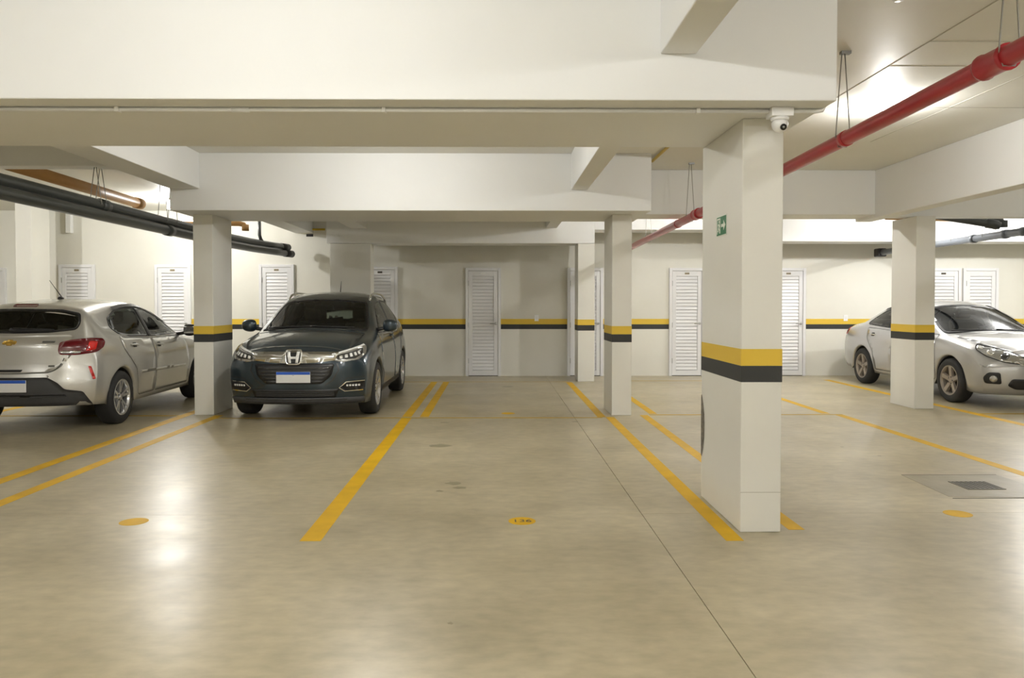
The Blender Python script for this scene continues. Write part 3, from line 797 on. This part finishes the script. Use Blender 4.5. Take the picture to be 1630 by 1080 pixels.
    def wiper(s, kind, a, b, parent=None, m='trim'):
        fr = s.frame(kind); P = []
        for k in range(7):
            t = k / 6; p, n = s.hit(fr, a[0] + (b[0] - a[0]) * t, a[1] + (b[1] - a[1]) * t); P.append(p + n * .022)
        return tube('wiper', P, [.012, .011, .010, .009, .008, .007, .006], m, parent or s.root, 8)

def car_root(name, loc, rzdeg, label):
    return tag(empty(name, loc, R(rzdeg)), label, 'car')

# ---- dark blue grey compact SUV, nose to the viewer
rt = car_root('compact_suv', (-2.385, 9.08, 0), 90, 'dark blue-grey SUV parked nose forward beside the left column')
S = dict(L=4.294, w=.886, r=.335, arch=.385, axles=(.84, 3.45), cowl=1.0, dash=1.0, smooth=4, wb=.96, shoulder=.10,
    ztop=[(0, .83), (.1, .885), (.35, .97), (.7, 1.035), (1.0, 1.085), (1.25, 1.21), (1.55, 1.355), (1.85, 1.475), (2.1, 1.55), (2.5, 1.59), (3.0, 1.585), (3.5, 1.54), (3.8, 1.47), (3.98, 1.38), (4.18, 1.15), (4.294, 1.0)],
    zst=[(0, .79), (.1, .845), (.35, .915), (.7, .975), (1.0, 1.015), (1.25, 1.075), (1.55, 1.25), (1.85, 1.405), (2.1, 1.49), (2.5, 1.535), (3.0, 1.53), (3.5, 1.475), (3.8, 1.39), (3.98, 1.29), (4.18, 1.08), (4.294, .95)],
    wtop=[(0, .68), (.35, .715), (1.0, .745), (1.25, .74), (1.55, .69), (1.85, .635), (2.2, .60), (3.0, .585), (3.6, .555), (3.95, .56), (4.294, .63)],
    wu=[(0, .93), (.3, .97), (.8, 1.0), (3.6, 1.0), (4.0, .98), (4.294, .93)],
    zbelt=[(0, .72), (.35, .85), (1, .95), (2, 1.0), (3, 1.06), (3.6, 1.09), (4.294, .88)],
    zbot=[(0, .21), (.4, .21), (.5, .235), (3.8, .245), (3.95, .27), (4.294, .28)],
    fprof=[(.15, .13), (.24, .06), (.32, .03), (.45, 0), (.58, .0), (.7, .012), (.83, .035), (.95, .07)],
    rprof=[(.2, .10), (.35, .03), (.55, 0), (.75, .02), (1.0, .05), (1.3, .02)], fplan=(.27, 2.7), rplan=(.16, 3.2))
C = Car(rt, S)
# grille and lamps
C.patch('upper_grille', rounded([(-.47, .70), (.47, .70), (.44, .56), (.33, .46), (-.33, .46), (-.44, .56)], .03), 'front', 'trim', .004)
for k, (hw, z) in enumerate(((.43, .655), (.42, .615), (.39, .575), (.36, .535), (.335, .495))):
    C.patch('grille_bar', [(-hw, z), (hw, z), (hw - .01, z - .014), (-hw + .01, z - .014)], 'front', 'lampdark', .012)
cb = C.patch('chrome_grille_bar', rounded([(-.52, .825), (-.25, .83), (0, .832), (.25, .83), (.52, .825), (.47, .735), (.25, .71), (0, .70), (-.25, .71), (-.47, .735)], .02), 'front', 'chrome', .014, skirt=.02)
cb['label'] = 'broad chrome grille bar'
em = C.patch('emblem', rounded([(-.095, .842), (.095, .842), (.08, .692), (-.08, .692)], .035), 'front', 'trim', .020, cb, skirt=.02)
ring_o = rounded([(-.105, .848), (.105, .848), (.09, .684), (-.09, .684)], .045); ring_i = rounded([(-.088, .835), (.088, .835), (.074, .699), (-.074, .699)], .035)
C.patch('emblem_ring', ring_o, 'front', 'chrome', .027, cb, hole=ring_i, step=.02)
hpoly = [(-.074, .828), (-.040, .828), (-.031, .780), (.031, .780), (.040, .828), (.074, .828), (.056, .706), (.024, .706), (.030, .752), (-.030, .752), (-.024, .706), (-.056, .706)]
C.patch('emblem_letter', hpoly, 'front', 'led', .027, cb, step=.02)
for sd in (-1, 1):
    hl = C.patch('headlight', rounded([(-.32, .80), (-.10, .845), (.19, .905), (.20, .885), (.12, .80), (-.02, .74), (-.20, .715), (-.32, .735)], .02), 'fcorner', 'clearlens', .006, sd=sd, step=.03)
    C.patch('headlight_inner', rounded([(-.28, .79), (-.10, .825), (.12, .868), (.07, .805), (-.06, .755), (-.26, .742)], .02), 'fcorner', 'lampdark', .009, hl, sd=sd, step=.03)
    for k in range(5):
        a = -.22 + k * .058; z = .77 + k * .010
        C.patch('headlight_lens', rounded([(a - .016, z - .018), (a + .016, z - .014), (a + .016, z + .022), (a - .016, z + .016)], .008, 3), 'fcorner', 'led', .012, hl, sd=sd, step=.03)
    C.ribbon('daylight_strip', [(-.31, .802), (-.10, .846), (.18, .904)], 'fcorner', 'led', .014, .010, hl, sd)
    fg = C.patch('fog_light_surround', rounded([(.52, .41), (.60, .475), (.80, .485), (.80, .38), (.58, .37)], .02), 'front', 'trim', .005, sd=sd, step=.03)
    C.ribbon('fog_light_chrome', [(.80, .487), (.60, .477), (.52, .41), (.58, .368), (.78, .376)], 'front', 'chrome', .011, .010, fg, sd)
    for k in range(5):
        a = .60 + k * .032; C.patch('fog_led', rounded([(a, .425), (a + .022, .427), (a + .022, .45), (a, .447)], .006, 3), 'front', 'led', .010, fg, sd=sd, step=.03)
    C.ribbon('bumper_crease', [(.50, .70), (.52, .62), (.45, .50), (.36, .44)], 'front', 'lampdark', .012, .006, None, sd)  # lighter flat ribbon, paints the highlight along the bumper fold
    C.ribbon('bumper_crease', [(.80, .535), (.62, .525), (.50, .43), (.54, .345)], 'front', 'gap', .007, .004, None, sd)  # dark flat ribbon, paints the shade in the bumper fold
lg = C.patch('lower_grille', rounded([(-.52, .395), (.52, .395), (.48, .297), (-.48, .297)], .02), 'front', 'trim', .005)
for z in (.358, .338, .318):
    C.patch('grille_bar', [(-.46, z), (.46, z), (.46, z - .008), (-.46, z - .008)], 'front', 'clad', .008, lg)
C.patch('bumper_lip', rounded([(-.80, .292), (.80, .292), (.78, .222), (-.78, .222)], .02), 'front', 'clad', .010)
C.ribbon('lip_chrome', [(-.60, .272), (.60, .272)], 'front', 'lampdark', .010, .014)
C.number_plate('front', .54)
# hood, glass
hd = C.patch('hood', rounded([(.16, -.60), (.16, .60), (.45, .68), (.98, .69), (.98, -.69), (.45, -.68)], .06), 'top', 'bluegrey', .003, step=.06)
C.ribbon('hood_gap', rounded([(.16, -.60), (.16, .60), (.45, .68), (.98, .69), (.98, -.69), (.45, -.68)], .06), 'top', 'gap', .007, .002, hd, closed=True)
ws = C.window('windshield', [(-.705, 1.045), (-.35, 1.085), (0, 1.095), (.35, 1.085), (.705, 1.045), (.60, 1.37), (.555, 1.445), (.3, 1.47), (0, 1.478), (-.3, 1.47), (-.555, 1.445), (-.60, 1.37)], 'front', 'glass', border=.028)
C.wiper('front', (.60, 1.07), (.05, 1.10), ws); C.wiper('front', (.02, 1.095), (-.52, 1.08), ws)
bm = bmesh.new(); add_box(bm, (1.62, -.13, 1.325), (1.66, .13, 1.39), .012); from_bm('rear_view_mirror', bm, 'trim', ws, True)
C.window('rear_window', [(-.56, 1.13), (0, 1.12), (.56, 1.13), (.50, 1.36), (0, 1.40), (-.50, 1.36)], 'rear', 'mid_tint')
fw_ = [(1.42, 1.045), (1.95, 1.385), (2.12, 1.435), (2.46, 1.465), (2.46, 1.05)]
rw_ = [(2.53, 1.055), (2.53, 1.468), (3.05, 1.455), (3.45, 1.33), (3.52, 1.22), (3.30, 1.10)]
for sd in (-1, 1):
    fd = C.patch('front_door', rounded([(1.22, .30), (1.18, .60), (1.24, 1.02), (2.48, 1.03), (2.50, .30)], .05), 'side', 'bluegrey', .0025, sd=sd, step=.07)
    C.ribbon('door_gap', rounded([(1.22, .30), (1.18, .60), (1.24, 1.02), (2.48, 1.03), (2.50, .30)], .05), 'side', 'gap', .007, .003, fd, sd, True)
    rd = C.patch('rear_door', rounded([(2.52, .30), (2.50, 1.03), (3.30, 1.08), (3.28, .85), (3.02, .55), (2.98, .30)], .05), 'side', 'bluegrey', .0025, sd=sd, step=.07)
    C.ribbon('door_gap', rounded([(2.52, .30), (2.50, 1.03), (3.30, 1.08), (3.28, .85), (3.02, .55), (2.98, .30)], .05), 'side', 'gap', .007, .003, rd, sd, True)
    C.window('side_window', fw_, 'side', 'glass', sd, .02); C.window('side_window', rw_, 'side', 'mid_tint', sd, .02)
    C.handle(2.16, .95, sd, 'bluegrey', fd)
    C.ribbon('window_chrome', [(1.38, 1.035), (2.5, 1.042), (3.3, 1.09), (3.52, 1.205)], 'side', 'chrome', .014, .005, None, sd)
    C.patch('sill_cladding', rounded([(1.24, .235), (3.05, .235), (3.05, .33), (1.24, .33)], .02), 'side', 'clad', .008, sd=sd, step=.06)
    C.mirror(1.38, 1.115, 'bluegrey', sd, .80)
    # roof rail
    P = []
    for k in range(13):
        u = 1.98 + k * .135; p, n = C.hit(C.frame('top', 1), u, sd * .575); P.append(p + Vector((0, 0, -.01 if k in (0, 12) else .042)))
    tube('roof_rail', P, .016, 'chrome', rt, 10)
    for u in S['axles']: C.wheel(u, sd, .335, .215, 'rim_dark' if sd > 0 else 'rim', (5, True), .872)
p, n = C.hit(C.frame('top'), 3.35, .12)
an = tube('antenna', [p, p + Vector((.02, 0, .03)), p + Vector((.10, 0, .22))], [.014, .008, .003], 'trim', rt, 8)
C.interior(-1); C.finish('bluegrey')

# ---- silver hatchback, tail to the viewer
rt = car_root('hatchback', (-5.355, 12.40, 0), -88, 'silver hatchback at the left edge, seen from behind')
S = dict(L=4.163, w=.866, r=.312, arch=.355, axles=(.80, 3.351), cowl=1.0, dash=.96, smooth=4, wb=.95,
    ztop=[(0, .70), (.1, .79), (.4, .90), (.8, .965), (1.02, 1.01), (1.3, 1.14), (1.6, 1.27), (1.9, 1.375), (2.2, 1.44), (2.6, 1.475), (3.0, 1.470), (3.4, 1.445), (3.72, 1.41), (3.82, 1.385), (3.88, 1.31), (3.98, 1.16), (4.04, 1.08), (4.10, 1.05), (4.163, .98)],
    zst=[(0, .65), (.1, .75), (.4, .85), (.8, .91), (1.02, .95), (1.3, 1.01), (1.6, 1.16), (1.9, 1.30), (2.2, 1.375), (2.6, 1.415), (3.0, 1.405), (3.4, 1.37), (3.72, 1.34), (3.82, 1.315), (3.88, 1.245), (3.98, 1.10), (4.04, 1.03), (4.10, 1.0), (4.163, .95)],
    wtop=[(0, .62), (.4, .68), (1.02, .71), (1.3, .70), (1.6, .65), (1.9, .60), (2.2, .57), (3.0, .565), (3.5, .58), (3.72, .615), (3.82, .635), (4.04, .70), (4.163, .72)],
    wu=[(0, .92), (.3, .965), (.8, .995), (3.4, 1.0), (3.8, .99), (4.163, .955)],
    zbelt=[(0, .60), (.4, .79), (1.02, .90), (2, .945), (3, 1.0), (3.6, 1.045), (4.163, .90)],
    zbot=[(0, .20), (.4, .20), (.5, .22), (3.6, .235), (3.75, .28), (4.163, .30)],
    fprof=[(.15, .10), (.3, .03), (.45, 0), (.6, .01), (.8, .05)],
    rprof=[(.25, .10), (.34, .03), (.48, 0), (.60, .0), (.66, .035), (.80, .045), (.95, .055), (1.06, .06), (1.3, .0)], fplan=(.27, 2.6), rplan=(.24, 3.0))
C = Car(rt, S)
rwn = C.window('rear_window', [(-.61, 1.12), (-.35, 1.09), (0, 1.083), (.35, 1.09), (.61, 1.12), (.635, 1.20), (.605, 1.305), (.40, 1.345), (0, 1.352), (-.40, 1.345), (-.605, 1.305), (-.635, 1.20)], 'rear', 'tint', border=.022)
tg_line = [(-.60, 1.07), (0, 1.055), (.60, 1.07), (.62, .86), (.50, .70), (.40, .66), (0, .655), (-.40, .66), (-.50, .70), (-.62, .86)]
tg = C.patch('tailgate', rounded(tg_line, .05), 'rear', 'silver_warm', .003, step=.05)
C.ribbon('tailgate_gap', rounded([(.56, .845), (.50, .72), (.42, .665), (0, .655), (-.42, .665), (-.50, .72), (-.56, .845)], .05)[3:-3], 'rear', 'gap', .007, .005, tg)
C.patch('tailgate_handle', rounded([(-.15, .70), (.15, .70), (.13, .675), (-.13, .675)], .01), 'rear', 'trim', .006, tg)
C.ribbon('tailgate_crease', [(-.56, .775), (0, .765), (.56, .775)], 'rear', 'silver_warm', .02, .007, tg)
bt = [(-.072, -.004), (-.058, .016), (-.028, .016), (-.022, .028), (.024, .028), (.028, .016), (.068, .016), (.072, .004), (.058, -.016), (.028, -.016), (.022, -.028), (-.024, -.028), (-.028, -.016), (-.068, -.016)]
eb = C.patch('emblem', [(a, b + .985) for a, b in bt], 'rear', 'gold', .012, tg, step=.02); eb['label'] = 'gold bow tie emblem'
C.patch('model_lettering', rounded([(.33, .985), (.45, .985), (.45, 1.005), (.33, 1.005)], .004), 'rear', 'rim_dark', .006, tg)
C.patch('trim_lettering', rounded([(.40, .725), (.46, .725), (.46, .745), (.40, .745)], .004), 'rear', 'rim_dark', .006, tg)
wp = C.wiper('rear', (-.02, 1.125), (.40, 1.115), rwn)
C.patch('wiper_housing', rounded([(-.06, 1.135), (.36, 1.125), (.36, 1.100), (-.06, 1.10)], .012), 'rear', 'clad', .02, wp)
C.patch('brake_light', rounded([(-.13, 1.40), (.13, 1.40), (.13, 1.372), (-.13, 1.372)], .012), 'rear', 'redlens', .006)
for sd in (-1, 1):
    tl = C.patch('tail_light', rounded([(-.245, .985), (-.12, 1.015), (.05, 1.03), (.20, 1.02), (.235, .985), (.205, .925), (.10, .875), (-.10, .850), (-.25, .855), (-.26, .90)], .03), 'rcorner', 'redlens', .007, sd=sd, step=.03)
    C.patch('reverse_lens', rounded([(-.235, .868), (-.06, .868), (-.06, .895), (-.235, .90)], .012), 'rcorner', 'clearlens', .011, tl, sd=sd, step=.03)
    C.patch('brake_lens', rounded([(-.02, .89), (.08, .90), (.13, .99), (.03, .995)], .02), 'rcorner', 'redbright', .010, tl, sd=sd, step=.03)
    rf = C.patch('reflector', rounded([(.0, .725), (.03, .725), (.065, .585), (.035, .58)], .008), 'rcorner', 'redbright', .008, sd=sd, step=.03)
    C.ribbon('bumper_crease', [(-.16, .775), (.0, .735), (.03, .59), (-.08, .55), (-.20, .52)], 'rcorner', 'silver_warm', .014, .006, None, sd)
    C.patch('parking_sensor', [(.40 + .012 * math.cos(k * .785), .625 + .012 * math.sin(k * .785)) for k in range(8)], 'rear', 'rim', .005, sd=sd, step=.03)
df = C.patch('bumper_diffuser', rounded([(-.40, .615), (.40, .615), (.50, .555), (.56, .485), (.72, .455), (.79, .30), (.60, .285), (-.60, .285), (-.79, .30), (-.72, .455), (-.56, .485), (-.50, .555)], .025), 'rear', 'clad', .009)
df['label'] = 'dark grey lower rear bumper'
C.patch('diffuser_step', rounded([(-.56, .43), (.56, .43), (.58, .41), (-.58, .41)], .008), 'rear', 'trim', .016, df)
C.number_plate('rear', .525)
fwn = [(1.40, .995), (1.62, 1.14), (1.95, 1.29), (2.16, 1.35), (2.36, 1.365), (2.36, .985)]
rwn_ = [(2.43, .99), (2.43, 1.368), (2.75, 1.365), (3.05, 1.33), (3.33, 1.24), (3.42, 1.13), (3.30, 1.055), (3.0, 1.01)]
for sd in (-1, 1):
    dl = [(1.24, .29), (1.20, .60), (1.26, .965), (2.38, .97), (2.40, .29)]
    fd = C.patch('front_door', rounded(dl, .05), 'side', 'silver_warm', .0025, sd=sd, step=.07); C.ribbon('door_gap', rounded(dl, .05), 'side', 'gap', .006, .003, fd, sd, True)
    dl = [(2.42, .29), (2.40, .97), (3.05, 1.0), (3.30, 1.03), (3.24, .85), (2.98, .62), (2.90, .29)]
    rd = C.patch('rear_door', rounded(dl, .05), 'side', 'silver_warm', .0025, sd=sd, step=.07); C.ribbon('door_gap', rounded(dl, .05), 'side', 'gap', .006, .003, rd, sd, True)
    C.window('side_window', fwn, 'side', 'glass', sd, .022); C.window('side_window', rwn_, 'side', 'glass', sd, .022)
    # black pillar between the side windows
    C.patch('door_pillar', rounded([(2.34, .99), (2.34, 1.365), (2.45, 1.365), (2.45, .99)], .01), 'side', 'trim', .0045, sd=sd)
    C.ribbon('rain_visor', [(1.55, 1.14), (1.92, 1.31), (2.16, 1.368), (2.4, 1.385), (2.75, 1.382), (3.08, 1.345)], 'side', 'trim', .035, .012, None, sd)
    C.patch('protective_strip', rounded([(1.38, .525), (2.86, .555), (2.86, .59), (1.38, .56)], .01), 'side', 'silver_warm', .012, sd=sd)
    C.handle(2.14, .875, sd, 'silver_warm', fd); C.handle(2.88, .905, sd, 'silver_warm', rd)
    C.mirror(1.36, 1.035, 'trim', sd, .78)
    C.patch('headlight', rounded([(-.25, .66), (.10, .76), (.16, .74), (.0, .64), (-.24, .61)], .03), 'fcorner', 'clearlens', .006, sd=sd)
    for u in S['axles']: C.wheel(u, sd, .312, .20, 'rim', (5, True), .852)
C.window('windshield', [(-.68, .985), (0, 1.03), (.68, .985), (.53, 1.34), (0, 1.39), (-.53, 1.34)], 'front', 'glass', border=.03)
C.patch('front_grille', rounded([(-.45, .62), (.45, .62), (.36, .36), (-.36, .36)], .04), 'front', 'trim', .005)
p, n = C.hit(C.frame('top'), 3.05, .0)
bm = bmesh.new(); bmesh.ops.create_uvsphere(bm, u_segments=16, v_segments=8, radius=1)
for v in bm.verts: v.co = Vector((v.co.x * .06, v.co.y * .028, v.co.z * .022)) + p + Vector((0, 0, .008))
an = from_bm('antenna', bm, 'trim', rt, True)
tube('antenna_rod', [p + Vector((-.02, 0, .02)), p + Vector((.10, -.08, .22))], [.006, .003], 'trim', an, 8)
C.interior(-1); C.finish('silver_warm')

# ---- silver saloon, nose to the viewer, at the right edge
rt = car_root('sedan', (7.36, 10.0, 0), 90, 'silver sedan cut by the right photo edge, parked behind a column')
S = dict(L=4.54, w=.88, r=.315, arch=.36, axles=(.94, 3.57), cowl=1.15, dash=.94, smooth=4, wb=.95,
    ztop=[(0, .70), (.1, .77), (.5, .895), (.9, .965), (1.18, 1.005), (1.5, 1.165), (1.9, 1.33), (2.15, 1.405), (2.5, 1.465), (2.9, 1.465), (3.3, 1.41), (3.6, 1.31), (3.95, 1.15), (4.08, 1.115), (4.3, 1.105), (4.46, 1.085), (4.54, 1.03)],
    zst=[(0, .65), (.1, .72), (.5, .835), (.9, .90), (1.18, .94), (1.5, 1.03), (1.9, 1.235), (2.15, 1.335), (2.5, 1.40), (2.9, 1.395), (3.3, 1.33), (3.6, 1.22), (3.95, 1.065), (4.08, 1.04), (4.3, 1.035), (4.46, 1.02), (4.54, .97)],
    wtop=[(0, .62), (.5, .69), (1.18, .73), (1.5, .70), (1.9, .62), (2.2, .575), (2.9, .56), (3.4, .565), (3.95, .64), (4.54, .62)],
    wu=[(0, .92), (.3, .965), (.85, 1.0), (3.7, 1.0), (4.2, .98), (4.54, .92)],
    zbelt=[(0, .60), (.5, .78), (1.18, .89), (2, .94), (3, .985), (3.8, 1.01), (4.54, .92)],
    zbot=[(0, .19), (.5, .20), (.6, .22), (3.95, .23), (4.1, .27), (4.54, .29)],
    fprof=[(.15, .10), (.26, .03), (.40, 0), (.55, .0), (.64, .03), (.80, .08)],
    rprof=[(.25, .08), (.4, 0), (.65, .0), (.85, .03), (1.05, .05)], fplan=(.34, 2.5), rplan=(.20, 3.0))
C = Car(rt, S)
for sd in (-1, 1):
    hl = C.patch('headlight', rounded([(-.36, .685), (-.16, .765), (.08, .825), (.235, .85), (.225, .79), (.08, .70), (-.14, .63), (-.36, .60)], .03), 'fcorner', 'clearlens', .007, sd=sd, step=.03)
    C.patch('headlight_reflector', [(-.14 + .05 * math.cos(k * .524), .70 + .042 * math.sin(k * .524)) for k in range(12)], 'fcorner', 'lampdark', .010, hl, sd=sd, step=.03)
    C.patch('headlight_reflector', [(.03 + .05 * math.cos(k * .524), .755 + .042 * math.sin(k * .524)) for k in range(12)], 'fcorner', 'chrome', .010, hl, sd=sd, step=.03)
    C.ribbon('headlight_gap', rounded([(-.36, .685), (-.16, .765), (.08, .825), (.235, .85), (.225, .79), (.08, .70), (-.14, .63), (-.36, .60)], .03), 'fcorner', 'gap', .010, .008, hl, sd, True)
    C.patch('indicator_lens', rounded([(.13, .815), (.19, .83), (.185, .80), (.13, .785)], .01), 'fcorner', 'led', .010, hl, sd=sd, step=.03)
    fg = C.patch('fog_light_surround', rounded([(-.12, .335), (-.11, .49), (.03, .49), (.09, .42), (.07, .34)], .03), 'fcorner', 'trim', .006, sd=sd, step=.03)
    C.patch('fog_lamp', [(-.03 + .045 * math.cos(k * .449), .405 + .045 * math.sin(k * .449)) for k in range(14)], 'fcorner', 'clearlens', .012, fg, sd=sd, step=.03)
gr = C.patch('grille', rounded([(-.50, .735), (.50, .735), (.38, .585), (-.38, .585)], .03), 'front', 'trim', .006)
for z in (.71, .675, .64, .605):
    C.patch('grille_bar', [(-.44, z), (.44, z), (.42, z - .012), (-.42, z - .012)], 'front', 'chrome', .013, gr)
C.patch('lower_intake', rounded([(-.52, .41), (.52, .41), (.56, .32), (.47, .27), (-.47, .27), (-.56, .32)], .03), 'front', 'trim', .006)
C.number_plate('front', .50)
hl_ = [(.22, -.50), (.22, .50), (.5, .64), (1.08, .70), (1.12, 0), (1.08, -.70), (.5, -.64)]
hd = C.patch('hood', rounded(hl_, .08), 'top', 'silver_cool', .003, step=.06); C.ribbon('hood_gap', rounded(hl_, .08), 'top', 'gap', .007, .002, hd, closed=True)
ws = C.window('windshield', [(-.715, .965), (-.35, 1.005), (0, 1.015), (.35, 1.005), (.715, .965), (.56, 1.335), (.3, 1.385), (0, 1.40), (-.3, 1.385), (-.56, 1.335)], 'front', 'glass', border=.025)
C.wiper('front', (.62, .995), (.08, 1.015), ws); C.wiper('front', (.02, 1.01), (-.5, 1.0), ws)
bm = bmesh.new(); add_box(bm, (1.92, -.13, 1.24), (1.96, .13, 1.31), .012); from_bm('rear_view_mirror', bm, 'trim', ws, True)
C.window('rear_window', [(-.60, 1.10), (0, 1.12), (.60, 1.10), (.50, 1.33), (0, 1.37), (-.50, 1.33)], 'rear', 'glass')
f_ = [(1.52, .99), (1.80, 1.17), (2.05, 1.285), (2.25, 1.335), (2.50, 1.35), (2.50, .995)]
r_ = [(2.57, .998), (2.57, 1.352), (2.95, 1.345), (3.25, 1.29), (3.50, 1.17), (3.58, 1.08), (3.5, 1.045)]
for sd in (-1, 1):
    dl = [(1.32, .29), (1.28, .60), (1.34, .955), (2.52, .965), (2.54, .29)]
    fd = C.patch('front_door', rounded(dl, .05), 'side', 'silver_cool', .0025, sd=sd, step=.07); C.ribbon('door_gap', rounded(dl, .05), 'side', 'gap', .006, .003, fd, sd, True)
    dl = [(2.56, .29), (2.54, .965), (3.46, 1.0), (3.40, .82), (3.18, .60), (3.12, .29)]
    rd = C.patch('rear_door', rounded(dl, .05), 'side', 'silver_cool', .0025, sd=sd, step=.07); C.ribbon('door_gap', rounded(dl, .05), 'side', 'gap', .006, .003, rd, sd, True)
    C.window('side_window', f_, 'side', 'tint', sd, .02); C.window('side_window', r_, 'side', 'tint', sd, .02)
    C.ribbon('rain_visor', [(1.7, 1.13), (2.03, 1.295), (2.25, 1.352), (2.55, 1.368), (2.95, 1.362), (3.27, 1.305)], 'side', 'trim', .035, .012, None, sd)
    C.handle(2.26, .865, sd, 'chrome', fd); C.handle(3.14, .885, sd, 'chrome', rd)
    C.mirror(1.52, 1.02, 'silver_cool', sd, .80)
    C.patch('tail_light', rounded([(-.20, .96), (.10, .985), (.16, .94), (.10, .86), (-.20, .84)], .03), 'rcorner', 'redbright', .007, sd=sd, step=.03)
    for u in S['axles']: C.wheel(u, sd, .315, .205, 'rim_dirty', (5, False), .872)
C.interior(-1); C.finish('silver_cool')
